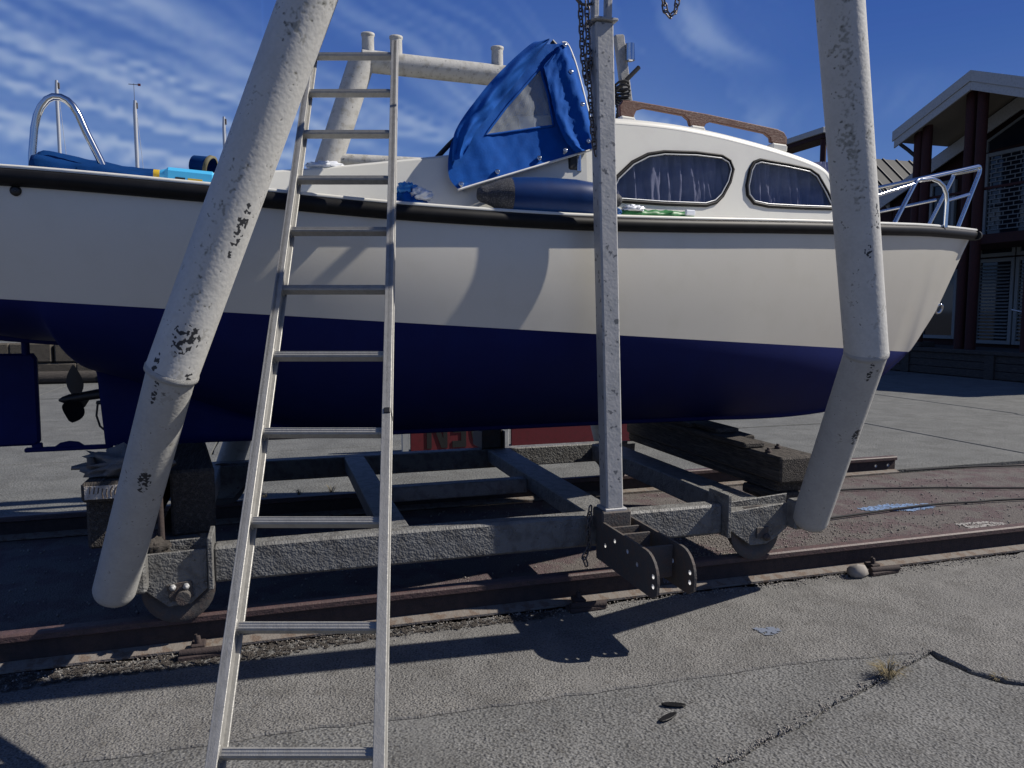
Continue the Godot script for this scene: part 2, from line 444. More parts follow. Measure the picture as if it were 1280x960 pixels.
# a texture wrapped round one pole: u round it (0.5 faces the camera side), v along it
func pole_mat(sd: int, spots: Array, streaks: Array, tone := 1.0) -> StandardMaterial3D:
	var W := 256
	var Hh := 1024
	var f := FastNoiseLite.new()
	f.seed = sd
	f.frequency = 0.022
	f.fractal_octaves = 4
	var g := FastNoiseLite.new()
	g.seed = sd + 7
	g.frequency = 0.11
	g.fractal_octaves = 2
	var im := Image.create(W, Hh, false, Image.FORMAT_RGB8)
	var hm := Image.create(W, Hh, false, Image.FORMAT_L8)
	for y in Hh:
		for x in W:
			var th := TAU * x / W
			var p := Vector3(cos(th) * 40.7, y * 1.0, sin(th) * 40.7)
			var a := f.get_noise_3d(p.x, p.y * 0.8, p.z)
			var b := g.get_noise_3d(p.x, p.y, p.z)
			var c := Vector3(0.455, 0.452, 0.43) * tone * (1.0 + 0.12 * a + 0.07 * b)
			if a + b * 0.5 > 0.5: c = c.lerp(Vector3(0.25, 0.243, 0.215), 0.5)
			var hh := 0.5 + 0.22 * b + 0.2 * maxf(a, -0.1)
			var u := float(x) / W
			var w := float(y) / Hh
			for s in streaks: # [u, v0, v1, half width, strength]: mossy, dirty runs with a speckled edge
				if w > s[1] and w < s[2]:
					var d: float = absf(u - s[0] - 0.03 * f.get_noise_1d(y * 0.6)) / s[3]
					var k: float = (1.0 - d) * s[4] + b * 0.75 + a * 0.6
					if k > 0.34: c = c.lerp(Vector3(0.17, 0.172, 0.145), clampf((k - 0.34) * 1.6, 0.0, 0.62))
			for s in spots: # [u, v, radius u, radius v, coverage]: flakes where the paint has come off
				var d2 := Vector2((u - s[0]) / s[2], (w - s[1]) / s[3]).length()
				if d2 < 1.0 and b + a * 0.5 > 0.35 * d2 * d2 + 0.25 - s[4]: 
					c = Vector3(0.018, 0.02, 0.024)
					hh -= 0.2
			if b > 0.60 and a > 0.06: c = c.lerp(Vector3(0.08, 0.075, 0.068), 0.75)
			im.set_pixel(x, y, Color(c.x, c.y, c.z).linear_to_srgb())
			hm.set_pixel(x, y, Color(hh, hh, hh))
	im.generate_mipmaps()
	var m := mat(Color(1, 1, 1), 0.62)
	m.albedo_texture = ImageTexture.create_from_image(im)
	m.heightmap_enabled = true
	m.heightmap_texture = ImageTexture.create_from_image(hm)
	m.heightmap_scale = 0.22
	return m
# ---------------------------------------------------------------- sky
const VIEW_YAW := 17.28
func sky_color(az: float, el: float, f: FastNoiseLite, g: FastNoiseLite, w: FastNoiseLite) -> Color:
	# clear blue, paler low down, with combed cirrus on a high flat layer
	var t := clampf(el / (PI * 0.5), 0.0, 1.0)
	var blue := Color(0.43, 0.565, 0.77).lerp(Color(0.215, 0.355, 0.645), smoothstep(0.0, 0.25, t)).lerp(Color(0.12, 0.195, 0.37), smoothstep(0.2, 1.0, t))
	var se := maxf(sin(el), 0.03)
	var a := az - deg_to_rad(VIEW_YAW + 26.0)
	var d := cos(el) / (se + 0.03)
	var along := d * cos(a)
	var across := d * sin(a)
	var wa := w.get_noise_2d(along * 0.9, across * 0.9)
	var wb := w.get_noise_2d(along * 0.9 + 57.0, across * 0.9 - 31.0)
	var streak := f.get_noise_2d((along + wb * 0.5) * 0.22, (across + wa * 0.2) * 3.0)
	var fibre := g.get_noise_2d((along + wb * 0.4) * 0.8, (across + wa * 0.25) * 9.0)
	var fleck := g.get_noise_2d((along + wa * 0.5) * 5.0 + 40.0, (across + wb * 0.5) * 9.0)
	var veil := w.get_noise_2d(along * 0.34 + 9.0, across * 0.40 - 4.0)
	var c := clampf(0.30 + veil * 1.6, 0.0, 1.0) * clampf(0.30 + streak * 1.5 + fibre * 0.75 + fleck * 0.14, 0.0, 1.3)
	c += clampf(veil * 0.45 + 0.10, 0.0, 0.3)
	c = clampf(c, 0.0, 1.0) * (1.0 - 0.55 * smoothstep(0.35, 1.0, t))
	return blue.lerp(Color(0.72, 0.77, 0.86), c * 0.66)
func make_sky() -> ImageTexture:
	var f := FastNoiseLite.new()
	f.seed = 5; f.frequency = 0.8; f.fractal_octaves = 4; f.noise_type = FastNoiseLite.TYPE_SIMPLEX_SMOOTH
	var g := FastNoiseLite.new()
	g.seed = 9; g.frequency = 0.9; g.fractal_octaves = 3; g.noise_type = FastNoiseLite.TYPE_SIMPLEX_SMOOTH
	var w := FastNoiseLite.new()
	w.seed = 23; w.frequency = 0.55; w.fractal_octaves = 3; w.noise_type = FastNoiseLite.TYPE_SIMPLEX_SMOOTH
	var lw := 1024
	var lh := 512
	var im := Image.create(lw, lh, false, Image.FORMAT_RGB8)
	im.fill(Color(0.30, 0.29, 0.28))
	for y in lh / 2 + 2:
		for x in lw:
			im.set_pixel(x, y, sky_color(((x + 0.5) / lw - 0.5) * TAU, PI * maxf(0.5 - (y + 0.5) / lh, 0.0), f, g, w))
	im.resize(4096, 2048, Image.INTERPOLATE_CUBIC)
	# the same sky at full resolution where a lens would resolve it
	for y in range(700, 1028):
		for x in range(1650, 2850):
			im.set_pixel(x, y, sky_color(((x + 0.5) / 4096.0 - 0.5) * TAU, PI * maxf(0.5 - (y + 0.5) / 2048.0, 0.0), f, g, w))
	return ImageTexture.create_from_image(im)

# ---------------------------------------------------------------- ground
func ragged(pts: Array, step: float, amp: float, close := true) -> PackedVector2Array:
	var o := PackedVector2Array()
	var N := pts.size() / 2
	for i in (N if close else N - 1):
		var a := Vector2(pts[i * 2], pts[i * 2 + 1])
		var k := (i + 1) % N
		var b := Vector2(pts[k * 2], pts[k * 2 + 1])
		var L := a.distance_to(b)
		var far := a.length() > 7.0 and b.length() > 7.0
		var m := 1 if far else maxi(1, int(minf(L, 12.0) / step))
		var nn := (b - a).orthogonal().normalized()
		for j in m:
			var q := a.lerp(b, float(j) / m)
			if j > 0: q += nn * amp * rng.randf_range(-1, 1)
			o.append(q)
	return o
func slab(parent: Node, poly: PackedVector2Array, m: Material, gap: float, top := 0.0, thick := 0.05) -> MeshInstance3D:
	var b := MB.new()
	# local (x, y) of the prism is world (x, z); extruded downwards from the top
	b.prism(MB.inset(poly, gap), thick, Transform3D(Basis(Vector3(1, 0, 0), Vector3(0, 0, 1), Vector3(0, 1, 0)), Vector3(0, top - thick * 0.5, 0)), 0.006)
	return obj(b, "concrete_slab", m, parent)
func build_ground() -> void:
	var g := Node3D.new()
	g.name = "ground"
	add_child(g)
	g.set_meta("kind", "structure")
	g.set_meta("label", "grey concrete yard of worn slabs reaching to the horizon")
	var b := MB.new()
	b.quad(V(-420, -0.045, 420), V(420, -0.045, 420), V(420, -0.045, -420), V(-420, -0.045, -420))
	obj(b, "subsoil", M.dirt, g)
	var seam3 := [-0.43, 1.975, 0.167, 1.985, 0.98, 2.037, 1.415, 2.04, 1.81, 2.054, 2.27, 2.067, 2.88, 2.14]
	var rag3 := ragged([-9.0, 1.93] + seam3, 0.09, 0.012, false)
	rag3.append(Vector2(2.9, 2.135))
	var rag2 := ragged([2.9, 2.135, 2.905, 2.344, 3.03, 2.49, 3.3, 3.2, 3.6, 9.0], 0.06, 0.014, false)
	var rag1 := ragged([2.9, 2.135, 2.257, 2.369, 1.69, 2.56, 1.0, 2.8, 0.0, 3.1, -9.0, 6.0], 0.08, 0.012, false)
	var edge := ragged([14.0, 1.185, 3.6, 1.19, 1.2, 1.2, -0.5, 1.185, -9.0, 1.185], 0.07, 0.014, false)
	var A := PackedVector2Array()
	A.append_array(edge)
	A.append(Vector2(-9.0, 1.185))
	A.append_array(rag3)
	for i in range(1, rag2.size()): A.append(rag2[i])
	A.append(Vector2(3.6, 9.0)); A.append(Vector2(14.0, 9.0))
	slab(g, A, M.concrete, 0.0022)
	var B := PackedVector2Array()
	B.append_array(rag3)
	for i in range(1, rag1.size()): B.append(rag1[i])
	B.append(Vector2(-9.0, 6.0))
	slab(g, B, M.concrete_b, 0.0022, -0.003)
	var Cc := PackedVector2Array()
	Cc.append_array(rag1)
	Cc.append(Vector2(-9.0, 6.0)); Cc.append(Vector2(-9.0, 9.0)); Cc.append(Vector2(3.6, 9.0))
	for i in range(rag2.size() - 1, 0, -1): Cc.append(rag2[i] - Vector2(0.016 + 0.01 * sin(i * 1.7), -0.006))
	slab(g, Cc, M.concrete_b, 0.005, -0.010)
	# between the rails: stained, gravelly bed
	slab(g, ragged([-9.0, -0.985, 14.0, -0.985, 14.0, 1.03, -9.0, 1.03], 0.1, 0.02), M.bed, 0.0, -0.006)
	# behind the far rail
	var xs := [-30.0, -14.0, -8.0, -4.2, -0.6, 3.3, 7.8, 10.6, 15.0, 40.0]
	var zs := [-1.13, -3.9, -7.2, -10.4, -13.5]
	for i in xs.size() - 1:
		for j in zs.size() - 1:
			var x0: float = xs[i] + 0.1 * j * (1 if i > 0 else 0)
			var x1: float = xs[i + 1] + 0.1 * j
			slab(g, ragged([x0, zs[j], x1, zs[j], x1, zs[j + 1], x0, zs[j + 1]], 0.3, 0.01), M.concrete_far, 0.012, -0.002 * ((i * 3 + j * 5) % 4))
	# the yard beyond the slabs
	for q in [[-420, -420, 420, -13.52], [-420, 9.02, 420, 420], [-420, -13.5, -30.02, 9.0], [40.6, -13.5, 420, 9.0], [-30.0, -1.1, -9.03, 9.0], [14.04, -1.1, 40.5, 9.0]]:
		slab(g, P2([q[0], q[1], q[2], q[1], q[2], q[3], q[0], q[3]]), M.concrete_far, 0.0, -0.012)

func spill(poly: Array, m: Material, called: String, label: String, y := 0.0) -> void:
	# dried paint: many small ragged splashes inside the outline
	var b := MB.new()
	var area := P2(poly)
	var lo := area[0]
	var hi := area[0]
	for q in area:
		lo = lo.min(q); hi = hi.max(q)
	var n := int((hi.x - lo.x) * (hi.y - lo.y) * 9000.0) + 60
	for k in n:
		var c := Vector2(rng.randf_range(lo.x, hi.x), rng.randf_range(lo.y, hi.y))
		if not Geometry2D.is_point_in_polygon(c, area): continue
		var r := 0.0022 + 0.012 * pow(rng.randf(), 3.0)
		var ph := rng.randf() * TAU
		var turn := rng.randf() * PI
		var last := Vector3.ZERO
		var first := Vector3.ZERO
		var yy := y + k * 0.0000008
		for i in 10:
			var a := ph + TAU * i / 10.0
			var rr := r * rng.randf_range(0.5, 1.2)
			var e := Vector2(cos(a) * rr * 1.5, sin(a) * rr * 0.8).rotated(turn)
			var p := V(c.x + e.x, yy, c.y + e.y)
			if i == 0: first = p
			else: b.tri(V(c.x, yy, c.y), p, last)
			last = p
		b.tri(V(c.x, yy, c.y), first, last)
	tag(obj(b, called, m, self), label, "paint stain")

func stone_mesh(sd: int, sq := 0.7) -> ArrayMesh:
	var f := FastNoiseLite.new()
	f.seed = sd
	f.frequency = 0.7
	var b := MB.new()
	var rows := []
	for i in 6:
		var row := []
		var ph := PI * i / 5.0
		for j in 8:
			var th := TAU * (j % 7) / 7.0
			var d := Vector3(sin(ph) * cos(th), cos(ph), sin(ph) * sin(th))
			row.append(d * Vector3(1, sq, 0.85) * (0.5 + 0.28 * f.get_noise_3dv(d * 1.6)))
		rows.append(row)
	b.grid(rows, true, true)
	return b.mesh()
func scatter(called: String, label: String, mesh: Mesh, m: Material, spots: Array) -> void:
	var mm := MultiMesh.new()
	mm.transform_format = MultiMesh.TRANSFORM_3D
	mm.mesh = mesh
	mm.instance_count = spots.size()
	for i in spots.size():
		var s: Array = spots[i]
		mm.set_instance_transform(i, Transform3D(Basis.from_euler(V(rng.randf() * 6, rng.randf() * 6, rng.randf() * 6)).scaled(Vector3.ONE * s[1]), s[0]))
	var o := MultiMeshInstance3D.new()
	o.multimesh = mm
	o.material_override = m
	o.name = numbered(called)
	add_child(o)
	tag(o, label, "gravel", "", "stuff")
func build_gravel() -> void:
	var a := []
	for k in 2600: # loose stones between the rails by the right pole
		var x := 2.1 + absf(rng.randfn(0.0, 1.0)) * 1.3
		a.append([V(x, -0.003, rng.randf_range(0.25, 1.03)), rng.randf_range(0.004, 0.013)])
	for k in 2200:
		a.append([V(2.75 + rng.randfn(0, 0.25), 0.003, 0.86 + rng.randfn(0, 0.09)), rng.randf_range(0.006, 0.017)])
	for k in 1200:
		a.append([V(rng.randf_range(-3.0, 6.0), 0.0, rng.randf_range(-0.9, 1.0)), rng.randf_range(0.005, 0.016)])
	scatter("gravel", "loose gravel between the rails below the right pole", stone_mesh(3), M.pebble, a)
	a = []
	for k in 1500: # crumbs along the outer foot of the near rail
		a.append([V(rng.randf_range(-1.5, 4.5), 0.002, 1.19 + absf(rng.randfn(0, 0.05))), rng.randf_range(0.003, 0.011)])
	for k in 900:
		a.append([V(rng.randf_range(-1.5, 4.5), 0.001, rng.randf_range(1.2, 3.0)), rng.randf_range(0.002, 0.006)])
	for k in 350:
		var t := rng.randf()
		a.append([V(lerpf(2.9, 1.5, t) + rng.randfn(0, 0.012), 0.0, lerpf(2.135, 2.63, t) + rng.randfn(0, 0.012)), rng.randf_range(0.003, 0.01)])
	scatter("grit", "fine grit and crumbs along the near rail and slab joints", stone_mesh(8), M.pebble, a)

func tuft(at: Vector3, blades: int, h: float, label: String) -> void:
	var b := MB.new()
	for k in blades:
		var a := rng.randf() * TAU
		var l := h * rng.randf_range(0.5, 1.0)
		var out := V(cos(a), 0, sin(a))
		var side := V(-sin(a), 0, cos(a)) * 0.0016
		var p0 := at + out * rng.randf() * h * 0.25
		var p1 := p0 + out * l * 0.35 + V(0, l * 0.55, 0)
		var p2 := p0 + out * l * 0.95 + V(0, l * rng.randf_range(0.35, 0.8), 0)
		b.quad(p0 - side, p0 + side, p1 + side * 0.8, p1 - side * 0.8)
		b.tri(p1 - side * 0.8, p1 + side * 0.8, p2)
	tag(obj(b, "grass_tuft", M.grass, self), label, "grass")

# ---------------------------------------------------------------- rails
func build_rail(zc: float, x0: float, x1: float, label: String, clips: Array, holes: bool) -> void:
	var r := thing("slip_rail", label, "rail", V((x0 + x1) * 0.5, 0, zc), "slipway rails")
	var YZ := Transform3D(Basis(Vector3(0, 0, 1), Vector3(0, 1, 0), Vector3(-1, 0, 0)), V((x0 + x1) * 0.5, 0, zc))
	var b := MB.new()
	b.prism(P2([-0.034, 0.118, -0.012, 0.108, 0.012, 0.108, 0.034, 0.118, 0.034, 0.142, 0.026, 0.150, -0.026, 0.150, -0.034, 0.142]), x1 - x0, YZ)
	obj(b, "rail_head", M.rail_head, r)
	b = MB.new()
	var cut := 0.42 if holes else 0.0
	var xw := x1 - cut - 0.002
	b.prism(P2([-0.008, 0.027, 0.008, 0.027, 0.009, 0.107, -0.009, 0.107]), xw - x0, Transform3D(YZ.basis, V((x0 + xw) * 0.5, 0, zc)))
	obj(b, "rail_web", M.rust, r)
	if holes: # the bolt holes at the end of the rail, open to the light behind
		var c := CSGBox3D.new()
		c.size = V(cut, 0.08, 0.016)
		c.name = "rail_web"
		c.material = M.rust
		r.add_child(c, true)
		c.position = V(x1 - cut * 0.5, 0.067, zc) - r.position
		for hx in [-0.01, 0.13]:
			var h := CSGCylinder3D.new()
			h.radius = 0.014; h.height = 0.08; h.sides = 14
			h.operation = CSGShape3D.OPERATION_SUBTRACTION
			h.rotation.x = PI / 2
			h.position.x = hx
			h.name = "bolt_hole"
			c.add_child(h, true)
	b = MB.new()
	b.prism(P2([-0.068, 0.0, 0.068, 0.0, 0.068, 0.011, 0.0085, 0.026, -0.0085, 0.026, -0.068, 0.011]), x1 - x0, YZ)
	obj(b, "rail_foot", M.rail_foot, r)
	if not holes: # brushed-off paint on the web below the right wheel
		b = MB.new()
		for k in 46:
			var x := 2.12 + 0.19 * rng.randf()
			var w := rng.randf_range(0.001, 0.005)
			var y0 := rng.randf_range(0.034, 0.05)
			var y1 := rng.randf_range(0.075, 0.104)
			b.quad(V(x, y0, zc + 0.0105), V(x + w, y0, zc + 0.0105), V(x + w + 0.004, y1, zc + 0.0105), V(x + 0.002, y1, zc + 0.0105))
		obj(b, "paint_marks", M.spill_faint, r)
	for q in clips:
		b = MB.new()
		b.box(Transform3D(Basis(Vector3.UP, 0.05), V(q[0], 0.012, zc + q[1] * 0.135)), V(0.2, 0.022, 0.075), 0.005)
		b.tube([V(q[0] - 0.09, 0.03, zc + q[1] * 0.15), V(q[0] + 0.1, 0.03, zc + q[1] * 0.155)], 0.018, 8)
		b.bx(V(q[0] - 0.02, 0.035, zc + q[1] * 0.082), V(0.06, 0.02, 0.07), 0.005)
		var k := obj(b, "rail_clip", M.rust, r)
		b = MB.new()
		b.lathe([Vector2(0, 0.03), Vector2(0.014, 0.03), Vector2(0.014, 0), Vector2(0.014, 0)], Transform3D(Basis(V(0, 0, 1), 0.15), V(q[0] - 0.02, 0.045, zc + q[1] * 0.09)), 6)
		b.tube([V(q[0] - 0.02, 0.05, zc + q[1] * 0.09), V(q[0] - 0.03, 0.085, zc + q[1] * 0.09)], 0.006, 6)
		obj(b, "bolt", M.rust, k)

# ---------------------------------------------------------------- cradle
func seg_path(a: Vector3, b: Vector3, m: int) -> Array:
	var o := []
	for i in m + 1: o.append(a.lerp(b, float(i) / m))
	return o
func pole(parent: Node, foot: Vector3, bend: Vector3, top: Vector3, r0: float, r1: float, mu: Material, ml: Material) -> void:
	# the foot is rounded off, the two lengths are mitred with a raised weld
	var d := (bend - foot).normalized()
	var b := MB.new()
	b.tube([foot - d * 0.062, foot - d * 0.05, foot - d * 0.02, foot] + seg_path(foot.lerp(bend, 0.02), bend + d * 0.01, 8), [0.002, r0 * 0.55, r0 * 0.92, r0] + [r0, r0, r0, r0, r0, r0, r0, r0, r0], 28, false)
	var p := obj(b, "pole", mu, parent)
	p.material_override = ml
	var e := (top - bend).normalized()
	b = MB.new()
	b.tube(seg_path(bend - e * 0.005, top, 10), r1, 28, true)
	obj(b, "pole_upper", mu, p)
	b = MB.new()
	var w := (d + e).normalized()
	b.tube([bend - w * 0.016, bend - w * 0.008, bend + w * 0.004, bend + w * 0.014], [r0 * 0.99, r1 * 1.035, r1 * 1.035, r1 * 0.99], 28, false)
	obj(b, "weld_seam", ml, p)
func side_plate(parent: Node, poly: Array, z: float, th: float, m: Material, called := "wheel_plate") -> MeshInstance3D:
	var b := MB.new()
	b.prism(P2(poly), th, Transform3D(Basis(), V(0, 0, z)), 0.003)
	return obj(b, called, m, parent)
func wheel(parent: Node, x: float, z: float) -> void:
	var b := MB.new()
	var xf := Transform3D(Basis(Vector3(1, 0, 0), PI / 2), V(x, 0.284, z))
	b.lathe([Vector2(0.03, -0.03), Vector2(0.10, -0.022), Vector2(0.128, -0.036), Vector2(0.1335, 0.03), Vector2(0.152, 0.036), Vector2(0.152, 0.05), Vector2(0.11, 0.05), Vector2(0.09, 0.03), Vector2(0.03, 0.036)], xf, 28)
	var w := obj(b, "wheel", M.iron, parent)
	b = MB.new()
	b.tube([V(x, 0.284, z - 0.075), V(x, 0.284, z + 0.075)], 0.022, 12)
	obj(b, "axle", M.iron, w)
func bolt(parent: Node, at: Vector3, dir: Vector3, r: float, m: Material) -> void:
	var b := MB.new()
	var Y := dir.normalized()
	var X := Y.cross(V(0.3, 0.2, 0.9)).normalized()
	var xf := Transform3D(Basis(X, Y, X.cross(Y)), at)
	b.lathe([Vector2(r, 0), Vector2(r, r * 0.9), Vector2(0.001, r * 0.95)], xf, 6)
	b.lathe([Vector2(r * 0.5, r * 0.9), Vector2(r * 0.5, r * 1.5), Vector2(0.001, r * 1.5)], xf, 8)
	obj(b, "bolt", m, parent)
func build_cradle() -> void:
	var c := thing("boat_cradle", "grey steel wheeled slipway cradle with bent pipe poles carrying the boat", "boat cradle", V(1.3, 0, 0))
	var b := MB.new()
	b.bx(V(1.16, 0.375, 1.10), V(2.6, 0.165, 0.10), 0.012)
	obj(b, "side_beam", M.cradle_paint, c)
	b = MB.new()
	b.bx(V(1.16, 0.345, -1.12), V(3.3, 0.15, 0.11), 0.008)
	obj(b, "side_beam", M.cradle_paint, c)
	for q in [[0.705, 0.145], [1.83, 0.185]]:
		b = MB.new()
		b.bx(V(q[0], 0.372, -0.01), V(q[1], 0.10, 2.1), 0.006)
		obj(b, "cross_beam", M.cradle_paint, c)
	for q in [-0.33, 2.72]:
		b = MB.new()
		b.bx(V(q, 0.36, 0.0), V(0.2, 0.13, 2.08), 0.006)
		obj(b, "cross_beam", M.cradle_paint, c)
	b = MB.new()
	b.bx(V(1.257, 0.35, -0.09), V(0.955, 0.095, 0.09), 0.006)
	obj(b, "centre_beam", M.cradle_paint, c)
	# end flanges and wheel housings on the camera side
	for x in [-0.148, 2.468]:
		b = MB.new()
		b.bx(V(x, 0.40, 1.105), V(0.022, 0.235, 0.2), 0.004)
		obj(b, "end_flange", M.cradle_paint, c)
	side_plate(c, [-0.162, 0.462, -0.162, 0.285, -0.235, 0.22, -0.325, 0.215, -0.46, 0.33, -0.47, 0.455], 1.172, 0.014, M.cradle_paint)
	side_plate(c, [-0.162, 0.475, -0.162, 0.26, -0.25, 0.165, -0.325, 0.165, -0.46, 0.315, -0.47, 0.47], 1.035, 0.014, M.cradle_paint)
	b = MB.new()
	b.bx(V(-0.33, 0.405, 1.104), V(0.3, 0.014, 0.122), 0.002)
	obj(b, "housing_top", M.cradle_paint, c)
	side_plate(c, [2.481, 0.42, 2.95, 0.45, 2.94, 0.37, 2.78, 0.25, 2.72, 0.222, 2.62, 0.222, 2.482, 0.32], 1.172, 0.014, M.cradle_paint)
	side_plate(c, [2.481, 0.43, 2.95, 0.46, 2.94, 0.37, 2.78, 0.25, 2.72, 0.222, 2.62, 0.222, 2.482, 0.32], 1.035, 0.014, M.cradle_paint)
	b = MB.new()
	b.bx(V(2.71, 0.40, 1.104), V(0.44, 0.014, 0.122), 0.002)
	obj(b, "housing_top", M.cradle_paint, c)
	for x in [-0.285, 2.665]: wheel(c, x, 1.105)
	for x in [-0.22, 2.82]:
		wheel(c, x, -1.05)
		for z in [-1.115, -0.975]:
			side_plate(c, [x - 0.16, 0.42, x + 0.16, 0.42, x + 0.15, 0.28, x + 0.07, 0.19, x - 0.07, 0.19, x - 0.15, 0.28], z + 0.0, 0.014, M.cradle_paint)
	# axle keeper on the left housing
	b = MB.new()
	b.box(Transform3D(Basis(V(0, 0, 1), 0.12), V(-0.275, 0.285, 1.184)), V(0.10, 0.075, 0.008), 0.002)
	var kp := obj(b, "axle_keeper", M.iron, c)
	for x in [-0.305, -0.25]: bolt(kp, V(x, 0.305, 1.188), V(0, 0, 1), 0.014, M.zinc)
	b = MB.new()
	b.tube([V(-0.262, 0.262, 1.186), V(-0.262, 0.262, 1.225)], 0.03, 12)
	obj(b, "axle_end", M.iron, kp)
	b = MB.new()
	b.box(Transform3D(Basis(), V(2.69, 0.29, 1.184)), V(0.075, 0.06, 0.008), 0.002)
	kp = obj(b, "axle_keeper", M.iron, c)
	bolt(kp, V(2.71, 0.265, 1.188), V(0, 0, 1), 0.02, M.iron)
	# poles: upper and lower lengths
	var tl := pole_mat(71, [[0.52, 0.065, 0.085, 0.026, 0.30], [0.60, 0.25, 0.035, 0.055, 0.22], [0.62, 0.005, 0.03, 0.012, 0.3], [0.40, 0.012, 0.02, 0.02, 0.4]], [[0.52, 0.55, 0.98, 0.10, 0.38], [0.48, 0.12, 0.6, 0.07, 0.22]])
	var tr := pole_mat(72, [[0.55, 0.28, 0.03, 0.03, 0.3], [0.45, 0.22, 0.03, 0.014, 0.4]], [[0.40, 0.30, 0.99, 0.09, 0.46], [0.52, 0.42, 0.62, 0.05, 0.38]])
	var tb := pole_mat(73, [[0.52, 0.72, 0.05, 0.03, 0.3], [0.44, 0.97, 0.02, 0.04, 0.4]], [], 0.8)
	var mats := [tl, tr, tb]
	pole(c, V(-0.519, 0.344, 1.27), V(-0.209, 1.286, 1.75), V(0.635, 3.45, 2.092), 0.084, 0.091, mats[0], mats[2])
	pole(c, V(2.933, 0.372, 1.27), V(2.785, 1.314, 1.80), V(2.246, 3.45, 2.062), 0.094, 0.096, mats[1], mats[2])
	pole(c, V(-0.2, 0.34, -1.24), V(0.12, 1.25, -1.26), V(0.855, 3.41, -1.40), 0.094, 0.098, M.pipe, M.pipe)
	pole(c, V(2.85, 0.34, -1.24), V(2.62, 1.25, -1.26), V(2.16, 3.395, -1.40), 0.094, 0.098, M.pipe, M.pipe)
	# lugs that tie the poles to the wheel housings
	for q in [[-0.46, 1.215, 0.16], [2.905, 1.215, 0.16]]:
		b = MB.new()
		b.bx(V(q[0], 0.39, q[1]), V(0.12, q[2], 0.09), 0.01)
		obj(b, "pole_lug", M.cradle_paint, c)
	# pipes along the top
	b = MB.new()
	b.tube(seg_path(V(0.55, 3.50, 2.10), V(2.32, 3.50, 2.07), 8), 0.085, 20)
	obj(b, "top_beam", M.pipe, c)
	b = MB.new()
	b.tube([V(1.45, 3.42, 2.08), V(1.45, 3.42, 1.2), V(2.25, 3.42, 1.2), V(2.25, 3.42, 2.06)], 0.03, 12)
	obj(b, "chain_bar", M.pipe, c)
	b = MB.new()
	b.tube(seg_path(V(0.85, 3.405, -1.40), V(2.17, 3.385, -1.40), 8), 0.082, 20)
	var tbm := obj(b, "top_beam", M.pipe, c)
	for x in [0.90, 1.115, 1.925]:
		b = MB.new()
		b.lathe([Vector2(0.048, 0.0), Vector2(0.046, 0.2), Vector2(0.052, 0.205), Vector2(0.052, 0.222), Vector2(0.001, 0.226)], Transform3D(Basis(), V(x, 3.385, -1.40)), 16)
		obj(b, "pipe_stub", M.pipe, tbm)
	b = MB.new()
	b.tube(seg_path(V(0.62, 2.645, -1.33), V(2.4, 2.66, -1.33), 6), 0.045, 14)
	obj(b, "brace_pipe", M.pipe, c)
	# hinged outrigger bracket by the middle post, two plates with ribs between
	var T := Transform3D(Basis(Vector3(0, 0, 1), Vector3(0, 1, 0), Vector3(-1, 0, 0)), Vector3.ZERO)
	var prof := PackedVector2Array()
	for q in [[1.2, 0.25], [1.2, 0.453], [1.70, 0.453]]: prof.append(Vector2(q[0], q[1]))
	for k in 7:
		var a := PI / 2 - k * PI / 2 / 6
		prof.append(Vector2(1.74 + 0.115 * cos(a), 0.338 + 0.115 * sin(a)))
	prof.append(Vector2(1.85, 0.28)); prof.append(Vector2(1.80, 0.252))
	for x in [1.685, 1.865]:
		var pl := CSGPolygon3D.new()
		pl.polygon = prof
		pl.depth = 0.012
		pl.material = M.iron
		pl.name = "bracket_plate"
		c.add_child(pl, true)
		pl.transform = Transform3D(T.basis, V(x + 0.006, 0, 0) - c.position)
		for hq in [[1.42, 0.40], [1.56, 0.39], [1.66, 0.36], [1.815, 0.355], [1.815, 0.31], [1.31, 0.345]]:
			var h := CSGCylinder3D.new()
			h.radius = 0.011; h.height = 0.1; h.sides = 12
			h.operation = CSGShape3D.OPERATION_SUBTRACTION
			h.rotation.x = PI / 2
			h.position = V(hq[0], hq[1], 0.0)
			h.name = "bolt_hole"
			pl.add_child(h, true)
	for q in [[1.205, 0.16], [1.34, 0.15], [1.46, 0.15], [1.68, 0.15]]:
		b = MB.new()
		b.bx(V(1.7745, 0.45 - q[1] * 0.5 - 0.006, q[0]), V(0.165, q[1], 0.012), 0.002)
		obj(b, "bracket_rib", M.iron, c)
	# the same on the far side
	for x in [1.70, 1.88]:
		b = MB.new()
		b.bx(V(x, 0.49, -1.20), V(0.012, 0.14, 0.28), 0.003)
		obj(b, "bracket_plate", M.iron, c)
	# post socket
	b = MB.new()
	b.bx(V(1.768, 0.455, 1.215), V(0.16, 0.10, 0.13), 0.008)
	obj(b, "post_socket", M.iron, c)
	b = MB.new()
	b.bx(V(1.79, 0.50, -1.17), V(0.16, 0.16, 0.13), 0.008)
	obj(b, "post_socket", M.iron, c)

